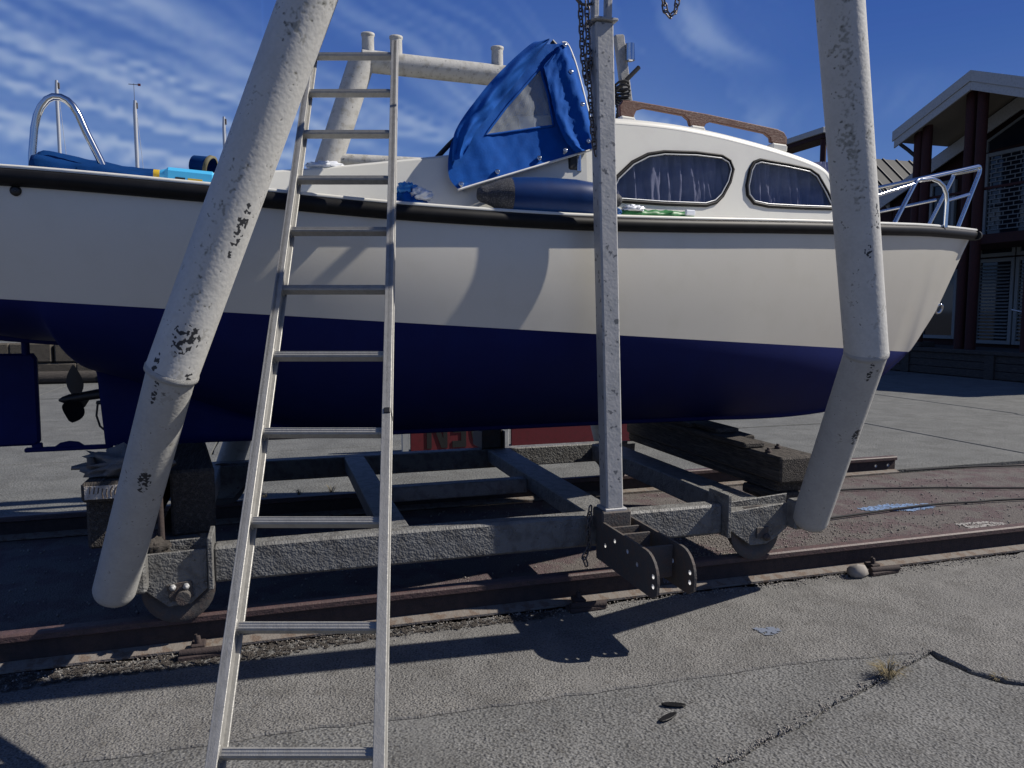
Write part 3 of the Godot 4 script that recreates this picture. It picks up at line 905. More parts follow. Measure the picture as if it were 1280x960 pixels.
func build_post(a: Vector3, t: Vector3, label: String, m: Material) -> void:
	var p := thing("support_post", label, "support post", a, "support posts beside the hull")
	var X := V(1, 0, 0)
	var up := (t - a).normalized()
	var b := MB.new()
	b.span(a, t, 0.092, 0.092, 0.008, V(1, 0, 0))
	obj(b, "tube", m, p)
	b = MB.new()
	b.box(Transform3D(Basis(), t + up * 0.007), V(0.125, 0.014, 0.125), 0.004)
	b.box(Transform3D(Basis(), a - up * 0.005), V(0.12, 0.02, 0.115), 0.004)
	obj(b, "cap_plate", m, p)
	for s in [-0.034, 0.034]:
		b = MB.new()
		b.bx(t + V(s, 0.095, 0), V(0.026, 0.16, 0.05), 0.004)
		obj(b, "prong", m, p)
	b = MB.new()
	b.span(t + V(-0.06, 0.185, 0), t + V(0.13, 0.205, 0), 0.07, 0.03, 0.006)
	obj(b, "saddle", m, p)

var link_mesh: ArrayMesh
func chain(label: String, path: Array, group := "chains hanging from the cradle") -> void:
	var c := thing("chain", label, "chain", path[0], group)
	var pitch := 0.034
	var k := 0
	var carry := 0.0
	for i in path.size() - 1:
		var a: Vector3 = path[i]
		var d: Vector3 = path[i + 1] - a
		var L := d.length()
		var s := carry
		while s < L:
			var Y := d / L
			var X := Y.cross(V(0.55, 0.0, 0.83)).normalized()
			var Z := X.cross(Y)
			if k % 2: 
				var q := X; X = Z; Z = -q
			var o := place(link_mesh, "chain_link", M.chain, c)
			o.transform = Transform3D(Basis(X, Y, Z), a + Y * s - c.position)
			k += 1
			s += pitch
		carry = s - L
func build_chains() -> void:
	var b := MB.new()
	var p := []
	for i in 14:
		var a := TAU * i / 14
		p.append(V(0.0125 * cos(a), 0.0155 * sin(a) + (0.0095 if sin(a) > 0 else -0.0095), 0))
	b.tube(p, 0.0042, 7, false, true)
	link_mesh = b.mesh()
	var x := 1.585
	chain("slack chain loop beside the middle post above the blue hood", [V(x - 0.005, 2.945, 1.2), V(x + 0.008, 2.72, 1.2), V(x + 0.028, 2.60, 1.2), V(x + 0.05, 2.70, 1.2), V(x + 0.082, 2.86, 1.2)])
	chain("single chain hanging down in front of the blue hood edge", [V(x + 0.018, 2.95, 1.225), V(x + 0.03, 2.62, 1.225), V(x + 0.055, 2.35, 1.225), V(x + 0.07, 2.27, 1.225)])
	chain("short chain loop hanging free at the top of the sky", [V(2.005, 3.36, 1.2), V(2.01, 3.05, 1.2), V(2.03, 2.975, 1.2), V(2.055, 2.95, 1.2), V(2.085, 2.98, 1.2), V(2.10, 3.05, 1.2), V(2.10, 3.36, 1.2)])
	chain("rusty chain heaped beside the socket of the middle post", [V(1.655, 0.50, 1.20), V(1.645, 0.40, 1.20), V(1.65, 0.31, 1.20), V(1.62, 0.26, 1.21), V(1.63, 0.22, 1.22)])
	b = MB.new()
	p = []
	for i in 20:
		var a := TAU * i / 20
		p.append(V(1.60 + 0.058 * cos(a), 3.01 + 0.06 * sin(a), 1.21))
	b.tube(p, 0.007, 8, false, true)
	tag(obj(b, "shackle_ring", M.chain, self), "round steel ring carrying the chain beside the middle post", "ring")

# ---------------------------------------------------------------- timber and odd things below the boat
func timber(label: String, c: Vector3, size: Vector3, m: Material, rings := false, turn := 0.0) -> Node3D:
	var t := thing("timber_block", label, "timber", c - V(0, size.y * 0.5, 0), "timbers under the keel")
	var b := MB.new()
	b.box(Transform3D(Basis(Vector3.UP, turn), c), size, 0.012)
	obj(b, "beam", m, t)
	if rings:
		b = MB.new()
		var z := c.z + size.z * 0.5
		b.bx(V(c.x, c.y, z + 0.0015), V(size.x - 0.03, size.y - 0.03, 0.003), 0.001)
		obj(b, "end_face", M.endgrain, t)
		for k in 13:
			var r := 0.02 + k * 0.0135
			b = MB.new()
			var pts := []
			for i in 25:
				var a := TAU * i / 24.0
				var q := V(c.x + size.x * 0.28 + r * 1.25 * cos(a), c.y - 0.005 + r * sin(a), z + 0.0032)
				if absf(q.x - c.x) < size.x * 0.5 - 0.016 and absf(q.y - c.y) < size.y * 0.5 - 0.016: pts.append(q)
				elif pts.size() > 1:
					b.tube(pts, 0.0026, 4, false)
					pts = []
				else: pts = []
			if pts.size() > 1: b.tube(pts, 0.0026, 4, false)
			if b.v.size() > 0: obj(b, "growth_ring", M.endring, t)
	return t
func blob(c: Vector3, size: Vector3, sd: int, rough := 0.35, freq := 1.4) -> MB:
	# a crumpled heap: a squashed ball with creases, flat below
	var f := FastNoiseLite.new()
	f.seed = sd
	f.frequency = freq
	f.fractal_octaves = 3
	f.fractal_type = FastNoiseLite.FRACTAL_RIDGED
	var b := MB.new()
	var rows := []
	for i in 17:
		var row := []
		var ph := PI * i / 16.0
		for j in 29:
			var th := TAU * (j % 28) / 28.0
			var d := V(sin(ph) * cos(th), cos(ph), sin(ph) * sin(th))
			var r := 1.0 - rough * 0.5 + rough * f.get_noise_3dv(d)
			var q := d * r * size * 0.5
			q.y = maxf(q.y, -size.y * 0.3)
			row.append(c + q + V(0, size.y * 0.3, 0))
		rows.append(row)
	b.grid(rows, true, true)
	return b
func build_timbers() -> void:
	var t := timber("thick weathered timber with bolts under the bow, behind the right pole", V(3.09, 0.575, -0.06), V(0.27, 0.155, 2.06), M.timber_z)
	for q in [V(2.99, 0.652, 0.80), V(3.13, 0.652, 0.70)]: bolt(t, q, Vector3.UP, 0.02, M.rust)
	timber("lower dark timber carrying the bow timber behind the right pole", V(3.10, 0.462, -0.1), V(0.24, 0.07, 2.0), M.timber_z)
	timber("short block below the bow timbers on the cross beam", V(3.06, 0.395, 0.75), V(0.2, 0.062, 0.35), M.timber_z)
	timber("flat plank lying on the bow timber, lower of three", V(2.975, 0.672, -0.16), V(0.15, 0.036, 1.62), M.timber_z, false, 0.03)
	timber("split plank beside the flat one on the bow timber", V(3.16, 0.670, -0.32), V(0.12, 0.032, 1.4), M.timber_z, false, -0.05)
	timber("thin plank on top of the stack under the bow keel", V(3.05, 0.709, -0.36), V(0.17, 0.03, 1.3), M.timber_z, false, -0.02)
	timber("offcut wedged on the bow timber stack behind the middle post", V(2.93, 0.708, -0.45), V(0.1, 0.03, 0.9), M.timber_z, false, 0.08)
	t = timber("squared stern timber with pale growth rings on its end", V(-0.56, 0.705, 0.03), V(0.25, 0.09, 1.94), M.timber_z, true)
	timber("dark timber below the stern timber beside the left pole", V(-0.56, 0.545, 0.0), V(0.24, 0.225, 1.88), M.timber_z)
	timber("dark upright block behind the left pole under the keel", V(-0.30, 0.585, 0.35), V(0.2, 0.32, 0.9), M.timber_z, false, 0.12)
	# cloth, rod and lump on the stern timber
	tag(obj(blob(V(-0.53, 0.755, 0.84), V(0.38, 0.15, 0.24), 4, 0.7, 1.5), "rag_heap", M.rag, self), "crumpled dark rag lying on the stern timber", "rag")
	var b := MB.new()
	b.lathe([Vector2(0.022, 0), Vector2(0.022, 0.02), Vector2(0.017, 0.022), Vector2(0.016, 0.045), Vector2(0.001, 0.05)], Transform3D(Basis(V(0, 0, 1), 0.1), V(-0.655, 0.80, 0.90)), 10)
	tag(obj(b, "hex_bolt", M.iron, self), "dark bolt head standing up beside the rag", "bolt")
	b = MB.new()
	b.tube([V(-0.36, 0.46, 1.04), V(-0.365, 0.68, 1.02), V(-0.372, 0.86, 1.0)], 0.014, 10)
	tag(obj(b, "iron_rod", M.rust, self), "thin rusty rod standing beside the left pole", "rod")
	tag(obj(blob(V(-0.38, 0.425, 1.10), V(0.13, 0.10, 0.09), 9, 0.6, 1.2), "wood_lump", M.timber_x, self), "pale broken lump of wood in the left wheel housing", "wood")
# ---------------------------------------------------------------- the boat
const BX := [-1.75, -1.2, -0.3, 0.7, 1.7, 2.6, 3.3, 4.0, 4.5, 5.0, 5.2, 5.36]
func sheer_b(x: float) -> float: return interp(BX, [0.95, 1.08, 1.18, 1.165, 1.08, 0.945, 0.79, 0.575, 0.39, 0.175, 0.085, 0.012], x)
func sheer_y(x: float) -> float: return interp([-1.75, -0.87, -0.07, 0.7, 1.5, 2.0, 2.5, 3.43, 4.0, 4.5, 5.02, 5.36], [2.10, 2.073, 2.029, 1.989, 1.977, 1.986, 2.003, 2.043, 2.07, 2.096, 2.115, 2.125], x)
func water_y(x: float) -> float: return 1.555 - 0.0625 * (x + 0.95)
func water_b(x: float) -> float: return interp([-1.75, -1.2, -0.3, 0.7, 1.7, 2.6, 3.3, 4.0, 4.5, 4.8, 5.4], [0.80, 0.98, 1.12, 1.125, 1.035, 0.855, 0.63, 0.345, 0.135, 0.012, 0.012], x)
func keel_y(x: float) -> float:
	if x < -0.775: return interp([-1.75, -1.05, -0.87, -0.80, -0.775], [1.40, 1.33, 1.303, 1.235, 1.13], x)
	return interp([-0.775, -0.76, -0.74, 3.0, 3.42, 3.8, 4.11, 4.35, 4.54, 4.79, 4.92, 5.04, 5.25, 5.36], [1.13, 0.80, 0.762, 0.748, 0.742, 0.752, 0.79, 0.89, 1.02, 1.195, 1.36, 1.531, 1.932, 2.13], x)
func garboard_y(x: float) -> float: return maxf(keel_y(x) + 0.02, interp([-1.75, -1.05, -0.75, 0.0, 1.0, 2.2, 3.2, 4.1, 4.6], [1.42, 1.345, 1.17, 1.06, 1.02, 1.0, 0.97, 0.9, 1.05], x))
func hull_bottom(x: float, s: float) -> Array:
	var yk := keel_y(x)
	var yw := maxf(water_y(x), yk + 0.002)
	var bw := water_b(x)
	var t := minf(0.055, bw * 0.5 + 0.004) * (0.45 if x > 4.3 else 1.0)
	var yr := minf(lerpf(garboard_y(x), yk + 0.03, smoothstep(-0.75, 0.6, x)), yw - 0.001)
	var row := [V(x, yk, 0), V(x, yk, t * s)]
	for k in range(1, 5): row.append(V(x, lerpf(yk, yr, k / 4.0), (t + 0.012 * k / 4.0) * s))
	var p0 := Vector2(t + 0.012, yr)
	var p3 := Vector2(maxf(bw, t), yw)
	var fv := smoothstep(-0.75, 0.6, x)
	var p1 := Vector2(lerpf(p0.x, p3.x, lerpf(0.38, 0.42, fv)), lerpf(yr, yw, lerpf(0.10, 0.22, fv)))
	var p2 := Vector2(lerpf(p0.x, p3.x, lerpf(0.97, 0.93, fv)), lerpf(yr, yw, lerpf(0.48, 0.52, fv)))
	for k in range(1, 15):
		var u := k / 14.0
		var q := p0.bezier_interpolate(p1, p2, p3, u)
		row.append(V(x, q.y, q.x * s))
	return row
func hull_side(x: float, s: float) -> Array:
	var yk := keel_y(x)
	var yw := maxf(water_y(x), yk + 0.002)
	var bw := water_b(x)
	if yk > water_y(x): bw = 0.012
	var ys := sheer_y(x) - 0.012
	var bs := sheer_b(x)
	var row := []
	for k in 17:
		var u := k / 16.0
		var bulge := 0.018 * sin(PI * u) * clampf((4.6 - x) / 1.5, -0.6, 1.0)
		row.append(V(x, lerpf(yw, ys, u), (lerpf(bw, bs, 1.0 - pow(1.0 - u, 1.25)) + bulge) * s))
	return row
func stations() -> Array:
	var xs := []
	var x := -1.75
	while x < 5.36:
		xs.append(x)
		x += 0.012 if x > -0.9 and x < -0.73 else (0.05 if x < 4.3 else 0.025)
	xs.append(5.358)
	return xs
func along_sheer(off: float, dy: float, s: float, x0 := -1.75, x1 := 5.36) -> Array:
	var o := []
	var n := 90
	for i in n + 1:
		var x := lerpf(x0, x1, float(i) / n)
		var sl := (sheer_b(x + 0.01) - sheer_b(x - 0.01)) / 0.02
		var nn := Vector2(-sl, 1).normalized()
		o.append(V(x + nn.x * off, sheer_y(x) + dy, (sheer_b(x) + nn.y * off) * s))
	return o
func cab_z(x: float, y: float) -> float: return 0.80 - 0.075 * (x - 1.7) - 0.16 * (y - 1.97)

func build_boat() -> void:
	var boat := thing("motor_boat", "cream hulled cabin boat with navy bottom paint propped on the cradle", "boat", V(1.8, 0.75, 0))
	var xs := stations()
	var b := MB.new()
	for s in [1.0, -1.0]:
		var rows := []
		for x in xs:
			if x <= 4.86: rows.append(hull_bottom(x, s))
		b.grid(rows, false, s < 0)
	# transom below the waterline
	var e := hull_bottom(-1.75, 1.0)
	for i in e.size() - 1: b.quad(e[i], e[i + 1], e[i + 1] * V(1, 1, -1), e[i] * V(1, 1, -1))
	var hull := obj(b, "hull_bottom", M.navy, boat)
	hull.set_meta("label", "dark navy bottom paint below the waterline")
	b = MB.new()
	for s in [1.0, -1.0]:
		var rows := []
		for x in xs: rows.append(hull_side(x, s))
		b.grid(rows, false, s < 0)
	e = hull_side(-1.75, 1.0)
	for i in e.size() - 1: b.quad(e[i], e[i + 1], e[i + 1] * V(1, 1, -1), e[i] * V(1, 1, -1))
	var top := obj(b, "topsides", M.cream, boat)
	top.set_meta("label", "glossy cream hull side above the waterline")
	# scupper and bow eye
	b = MB.new()
	b.lathe([Vector2(0.001, 0.012), Vector2(0.013, 0.012), Vector2(0.021, 0.006), Vector2(0.021, -0.02)], Transform3D(Basis(V(1, 0, 0), PI / 2), V(-0.83, 1.985, 1.135)), 14)
	obj(b, "scupper", M.black, boat)
	b = MB.new()
	var ring := []
	for i in 12:
		var a := TAU * i / 12
		ring.append(V(5.07 + 0.03 * cos(a), 1.525 + 0.034 * sin(a), 0.012 * sin(a)))
	b.tube(ring, 0.008, 8, false, true)
	obj(b, "bow_eye", M.steel, boat)
	# rubbing strake and the white deck edge above it
	b = MB.new()
	for s in [1.0, -1.0]:
		var rows := []
		for q in [[-0.004, -0.070], [0.022, -0.068], [0.040, -0.055], [0.047, -0.035], [0.042, -0.014], [0.026, -0.003], [-0.004, -0.002]]: rows.append(along_sheer(q[0], q[1], s, -1.75, 5.33))
		b.grid(rows, false, s > 0)
	b.tube([V(5.33, sheer_y(5.33) - 0.036, 0.062), V(5.375, sheer_y(5.33) - 0.036, 0.035), V(5.388, sheer_y(5.33) - 0.036, 0.0), V(5.375, sheer_y(5.33) - 0.036, -0.035), V(5.33, sheer_y(5.33) - 0.036, -0.062)], 0.034, 12)
	obj(b, "rubbing_strake", M.rubber, boat)
	b = MB.new()
	for s in [1.0, -1.0]:
		var rows := []
		for q in [[0.025, -0.001], [0.028, 0.008], [0.020, 0.014], [-0.02, 0.014], [-0.05, 0.004]]: rows.append(along_sheer(q[0], q[1], s))
		b.grid(rows, false, s > 0)
	obj(b, "deck_edge", M.white, boat)
	b = MB.new()
	var drows := []
	for x in xs:
		var row := []
		for j in 9:
			var u := j / 4.0 - 1.0
			row.append(V(x, sheer_y(x) + 0.002 + 0.035 * (1 - u * u) * minf(1.0, sheer_b(x)), (sheer_b(x) - 0.01) * u))
		drows.append(row)
	b.grid(drows)
	obj(b, "deck", M.white, boat)
	# cockpit coaming, a low wall round the well
	var ctop := func(x: float) -> float: return interp([-1.3, -0.4, 0.23, 0.86, 1.02, 1.75], [2.125, 2.135, 2.185, 2.275, 2.30, 2.40], x)
	b = MB.new()
	for s in [1.0, -1.0]:
		var r := [[], [], [], [], []]
		for i in 41:
			var x := lerpf(-1.3, 1.78, i / 40.0)
			var zz := minf(0.83, sheer_b(x) - 0.2)
			var yt: float = ctop.call(x)
			r[0].append(V(x, sheer_y(x) - 0.01, (zz + 0.02) * s)); r[1].append(V(x, yt - 0.015, (zz - 0.025) * s)); r[2].append(V(x, yt, (zz - 0.045) * s))
			r[3].append(V(x, yt - 0.004, (zz - 0.085) * s)); r[4].append(V(x, sheer_y(x), (zz - 0.1) * s))
		b.grid(r, false, s > 0)
	obj(b, "cockpit_coaming", M.white, boat)
	build_cabin(boat)
	# stern gear
	b = MB.new()
	b.prism(P2([-1.62, 0.80, -1.60, 0.778, -1.10, 0.778, -1.082, 0.80, -1.078, 1.25, -1.095, 1.278, -1.58, 1.278]), 0.045, Transform3D(), 0.012)
	var rud := obj(b, "rudder", M.navy, boat)
	b = MB.new()
	b.tube([V(-1.13, 1.26, 0), V(-1.13, 1.40, 0)], 0.02, 10)
	obj(b, "rudder_stock", M.navy, rud)
	b = MB.new()
	b.bx(V(-0.945, 0.752, 0), V(0.43, 0.024, 0.04), 0.006)
	b.prism(P2([-1.02, 0.762, -0.87, 0.762, -0.90, 0.785, -0.945, 0.792, -0.99, 0.784]), 0.03, Transform3D(), 0.004)
	b.bx(V(-1.10, 0.765, 0), V(0.05, 0.05, 0.03), 0.006)
	obj(b, "heel_bar", M.navy, boat)
	b = MB.new()
	b.tube([V(-0.985, 1.018, 0), V(-0.965, 1.02, 0), V(-0.93, 1.025, 0), V(-0.84, 1.04, 0), V(-0.74, 1.055, 0)], [0.006, 0.018, 0.026, 0.026, 0.03], 12)
	b.bx(V(-0.775, 1.13, 0), V(0.05, 0.03, 0.04), 0.008)
	b.bx(V(-0.785, 1.0, 0), V(0.03, 0.02, 0.04), 0.004)
	b.tube([V(-0.79, 1.0, 0.02), V(-0.80, 0.93, 0.02), V(-0.785, 0.87, 0.02), V(-0.755, 0.84, 0.02)], 0.006, 6)
	var pr := obj(b, "propeller", M.black, boat)
	for k in 3:
		b = MB.new()
		var R := Basis(V(1, 0, 0), k * TAU / 3 + 0.12)
		var rows := []
		for i in 9:
			var u := i / 8.0
			var w := 0.056 * sin(PI * (0.13 + 0.83 * u)) + 0.003
			var tw := lerpf(1.15, 0.8, u)
			var row := []
			for j in 5:
				var q := (j / 4.0 - 0.5) * 2.0 * w
				row.append(V(-0.90, 1.027, 0) + R * V(q * sin(tw), 0.02 + 0.165 * u, q * cos(tw)))
			rows.append(row)
		b.grid(rows)
		obj(b, "blade", M.black, pr)
	# rails of bent stainless tube
	b = MB.new()
	var hp := []
	for q in [[-0.864, 2.09], [-0.861, 2.193], [-0.846, 2.315], [-0.833, 2.37], [-0.815, 2.41], [-0.79, 2.443], [-0.765, 2.457], [-0.735, 2.457], [-0.71, 2.445], [-0.688, 2.422], [-0.668, 2.385], [-0.64, 2.31], [-0.588, 2.19], [-0.55, 2.09]]: hp.append(V(q[0], q[1], 0.75))
	b.tube(hp, 0.0165, 12)
	obj(b, "stern_hoop", M.steel, boat)
	var pul: MeshInstance3D = null
	for s in [1.0, -1.0]:
		var F := V(1, 1, s)
		b = MB.new()
		b.tube([V(4.163, 2.09, 0.47) * F, V(4.36, 2.36, 0.42) * F, V(4.385, 2.388, 0.412) * F, V(4.42, 2.405, 0.40) * F, V(4.7, 2.468, 0.31) * F, V(5.0, 2.535, 0.215) * F, V(5.22, 2.585, 0.14) * F, V(5.252, 2.588, 0.125) * F, V(5.268, 2.572, 0.118) * F, V(5.262, 2.54, 0.12) * F, V(5.05, 2.12, 0.15) * F], 0.0145, 12)
		pul = obj(b, "bow_rail", M.steel, boat)
		b = MB.new()
		b.tube([V(4.44, 2.405, 0.395) * F, V(4.56, 2.425, 0.37) * F, V(4.64, 2.415, 0.352) * F, V(4.70, 2.385, 0.342) * F, V(4.735, 2.335, 0.335) * F, V(4.747, 2.27, 0.332) * F, V(4.746, 2.10, 0.33) * F], 0.0145, 12)
		obj(b, "rail_leg", M.steel, pul)
		b = MB.new()
		b.tube([V(4.744, 2.285, 0.33) * F, V(5.14, 2.375, 0.15) * F], 0.0125, 12)
		obj(b, "rail_crossbar", M.steel, pul)
		b = MB.new()
		b.tube([V(4.372, 2.375, 0.415) * F, V(4.1, 2.30, 0.48) * F, V(3.75, 2.2, 0.56) * F], 0.011, 10)
		obj(b, "rail_stay", M.steel, pul)
	b = MB.new()
	b.tube([V(5.266, 2.575, 0.12), V(5.285, 2.577, 0.06), V(5.285, 2.577, -0.06), V(5.266, 2.575, -0.12)], 0.0145, 12)
	obj(b, "rail_front", M.steel, boat)
	build_hood(boat)

func build_cabin(boat: Node3D) -> void:
	var w1 := [1.991, 2.244, 2.098, 2.337, 2.205, 2.391, 2.312, 2.413, 2.530, 2.424, 2.709, 2.419, 2.764, 2.394, 2.783, 2.343, 2.754, 2.265, 2.696, 2.181, 2.648, 2.140, 2.574, 2.118, 2.292, 2.112, 1.982, 2.114, 1.945, 2.161]
	var w2 := [2.906, 2.351, 2.939, 2.397, 2.987, 2.415, 3.197, 2.401, 3.364, 2.383, 3.424, 2.351, 3.490, 2.250, 3.535, 2.163, 3.522, 2.145, 3.267, 2.138, 3.024, 2.136, 2.919, 2.149, 2.876, 2.195, 2.874, 2.253]
	var path := [[1.42, 2.545], [1.7, 2.575], [2.02, 2.588], [2.22, 2.592], [2.43, 2.588], [2.71, 2.566], [3.06, 2.516], [3.30, 2.470], [3.45, 2.430], [3.52, 2.392], [3.555, 2.34], [3.585, 2.26], [3.64, 2.14], [3.70, 2.03]]
	# side panel with the two window openings cut through
	var outer := PackedVector2Array()
	outer.append(Vector2(1.42, 1.985))
	var low1 := Vector2(2.292, sheer_y(2.292))
	var low2 := Vector2(3.024, sheer_y(3.024))
	outer.append(low1)
	var W1 := P2(w1)
	var W2 := P2(w2)
	var k1 := 12
	var k2 := 10
	for i in W1.size() + 1: outer.append(W1[(k1 + W1.size() * 2 - i if false else (k1 + i)) % W1.size()] + (Vector2(0.0002, 0) if i == W1.size() else Vector2.ZERO))
	outer.append(low1 + Vector2(0.0002, 0))
	outer.append(low2)
	for i in W2.size() + 1: outer.append(W2[(k2 + i) % W2.size()] + (Vector2(0.0002, 0) if i == W2.size() else Vector2.ZERO))
	outer.append(low2 + Vector2(0.0002, 0))
	outer.append(Vector2(3.668, 2.03))
	var tops := []
	for i in range(path.size() - 1, -1, -1):
		var pa := Vector2(path[maxi(i - 1, 0)][0], path[maxi(i - 1, 0)][1])
		var pb := Vector2(path[mini(i + 1, path.size() - 1)][0], path[mini(i + 1, path.size() - 1)][1])
		var d := (pb - pa).normalized()
		var q := Vector2(path[i][0], path[i][1]) - Vector2(-d.y, d.x) * 0.04
		tops.append(q)
		if i < path.size() - 1: outer.append(q)
	var b := MB.new()
	var T := Geometry2D.triangulate_polygon(outer)
	if T.is_empty(): print("cabin side: triangulation failed")
	for i in range(0, T.size(), 3):
		var t := []
		for j in 3:
			var q := outer[T[i + j]]
			t.append(V(q.x, q.y, cab_z(q.x, q.y)))
		b.tri(t[0], t[1], t[2])
	var solid := PackedVector2Array([Vector2(1.42, 1.985), Vector2(3.668, 2.03)])
	for i in range(1, tops.size()): solid.append(tops[i])
	T = Geometry2D.triangulate_polygon(solid)
	for i in range(0, T.size(), 3):
		var t := []
		for j in 3:
			var q := solid[T[i + j]]
			t.append(V(q.x, q.y, -cab_z(q.x, q.y)))
		b.tri(t[0], t[2], t[1])
	# bulkhead
	b.quad(V(1.425, 1.98, 0.8), V(1.425, 2.53, 0.7), V(1.425, 2.53, -0.7), V(1.425, 1.98, -0.8))
	var cab := obj(b, "cabin_side", M.white, boat)
	# roof and front, rounded over at the sides
	b = MB.new()
	var rows := []
	var fine := []
	for i in path.size() - 1:
		for k in 4: fine.append([lerpf(path[i][0], path[i + 1][0], k / 4.0), lerpf(path[i][1], path[i + 1][1], k / 4.0)])
	fine.append(path[path.size() - 1])
	for it in 3: # ease the corners of the profile
		var sm := fine.duplicate(true)
		for i in range(1, fine.size() - 1):
			sm[i][0] = (fine[i - 1][0] + fine[i][0] * 2 + fine[i + 1][0]) * 0.25
			sm[i][1] = (fine[i - 1][1] + fine[i][1] * 2 + fine[i + 1][1]) * 0.25
		fine = sm
	for i in fine.size():
		var pa := Vector2(fine[maxi(i - 1, 0)][0], fine[maxi(i - 1, 0)][1])
		var pb := Vector2(fine[mini(i + 1, fine.size() - 1)][0], fine[mini(i + 1, fine.size() - 1)][1])
		var d := (pb - pa).normalized()
		var nn := Vector2(-d.y, d.x)
		var p := Vector2(fine[i][0], fine[i][1])
		var z0 := cab_z(p.x, p.y - 0.04) + 0.001
		var row := []
		for q in [[0.0, -0.04], [0.003, -0.026], [0.012, -0.012], [0.026, -0.003], [0.045, 0.002], [0.15, 0.016], [0.32, 0.032], [0.5, 0.040]]:
			var w: Vector2 = p + nn * q[1]
			row.append(V(w.x, w.y, z0 - q[0]))
		for j in range(row.size() - 2, -1, -1): row.append(row[j] * V(1, 1, -1))
		rows.append(row)
	b.grid(rows)
	var roof := obj(b, "cabin_roof", M.white, boat)
	for w in [[w1, [2.30]], [w2, [3.2]]]:
		var poly := P2(w[0])
		var o := 0.004
		var path3 := []
		var path4 := []
		for i in poly.size():
			var a := poly[i]
			var c := poly[(i + 1) % poly.size()]
			var m := maxi(1, int(a.distance_to(c) / 0.05))
			for k in m:
				var q := a.lerp(c, float(k) / m)
				path3.append(V(q.x, q.y, cab_z(q.x, q.y) + o))
		var ins := MB.inset(poly, 0.014)
		for i in ins.size(): path4.append(V(ins[i].x, ins[i].y, cab_z(ins[i].x, ins[i].y) + 0.006))
		b = MB.new()
		b.tube(path3, 0.0105, 8, false, true)
		var fr := obj(b, "window_frame", M.rubber, cab)
		b = MB.new()
		b.tube(path4, 0.0042, 6, false, true)
		obj(b, "window_trim", M.mastmetal, cab)
		b = MB.new()
		T = Geometry2D.triangulate_polygon(poly)
		for i in range(0, T.size(), 3):
			var t := []
			for j in 3: t.append(V(poly[T[i + j]].x, poly[T[i + j]].y, cab_z(poly[T[i + j]].x, poly[T[i + j]].y) + 0.001))
			b.tri(t[0], t[1], t[2])
		obj(b, "window_pane", M.glass, cab)
		# gathered curtain just inside
		var x0 := 99.0
		var x1 := -99.0
		for q in poly:
			x0 = minf(x0, q.x); x1 = maxf(x1, q.x)
		var cf := FastNoiseLite.new()
		cf.seed = 6
		cf.frequency = 1.0
		cf.fractal_octaves = 2
		b = MB.new()
		rows = []
		for i in 10:
			var y := lerpf(2.08, 2.45, i / 9.0)
			var row := []
			for j in 130:
				var x := lerpf(x0 - 0.03, x1 + 0.03, j / 129.0)
				row.append(V(x, y, cab_z(x, y) - 0.055 + 0.05 * cf.get_noise_2d(x * 13.0, y * 1.2) + 0.014 * cf.get_noise_2d(x * 48.0 + y * 6.0, y * 2.0 + 9.0)))
			rows.append(row)
		b.grid(rows)
		obj(b, "curtain", M.curtain, cab)
	# teak hand rails on pads
	var hr := [2.115, 2.640, 2.11, 2.70, 2.13, 2.728, 2.20, 2.733, 2.7, 2.692, 3.19, 2.638, 3.24, 2.622, 3.265, 2.59, 3.262, 2.545, 3.145, 2.556, 3.14, 2.582, 3.10, 2.606, 2.72, 2.650, 2.685, 2.636, 2.67, 2.612, 2.575, 2.618, 2.565, 2.648, 2.53, 2.672, 2.27, 2.695, 2.22, 2.68, 2.20, 2.637]
	for z in [0.5, -0.5]:
		b = MB.new()
		b.prism(P2(hr), 0.03, Transform3D(Basis(), V(0, 0, z)), 0.005)
		var h := obj(b, "hand_rail", M.teak, roof)
		for q in [[2.158, 2.612, 0.10], [2.622, 2.590, 0.10], [3.20, 2.522, 0.115]]:
			b = MB.new()
			b.box(Transform3D(Basis(V(0, 0, 1), -0.06), V(q[0], q[1], z)), V(q[2], 0.05, 0.07), 0.012)
			obj(b, "pad", M.white, roof)
	# a folded mast step with a coil of line at the after end of the roof
	b = MB.new()
	b.span(V(2.445, 2.60, 0.0), V(2.335, 3.285, 0.0), 0.04, 0.07, 0.01, V(1, 0, 0))
	obj(b, "mast_step", M.alu, roof)
	b = MB.new()
	b.bx(V(2.40, 3.17, 0.035), V(0.04, 0.11, 0.05), 0.008)
	b.tube([V(2.40, 3.225, 0.035), V(2.405, 3.12, 0.035)], 0.03, 10)
	obj(b, "cleat_block", M.steel, roof)
	b = MB.new()
	b.tube([V(2.30, 2.92, 0.05), V(2.46, 3.08, 0.05)], 0.014, 8)
	obj(b, "tiller_bar", M.rope_dark, roof)
	b = MB.new()
	var coil := []
	for i in 90:
		var a := i * 0.75
		coil.append(V(2.335 + 0.045 * cos(a), 2.96 - 0.0028 * i + 0.02 * sin(a), 0.06 + 0.03 * sin(a * 1.1)))
	b.tube(coil, 0.008, 6)
	obj(b, "rope_coil", M.rope_dark, roof)
	# vent on the coaming behind the post
	b = MB.new()
	b.bx(V(1.70, 2.30, 0.80), V(0.05, 0.09, 0.05), 0.008)
	obj(b, "vent", M.black, cab)
	b = MB.new()
	b.tube([V(1.735, 2.25, 0.815), V(1.735, 2.355, 0.805)], 0.015, 10)
	obj(b, "hinge", M.steel, cab)

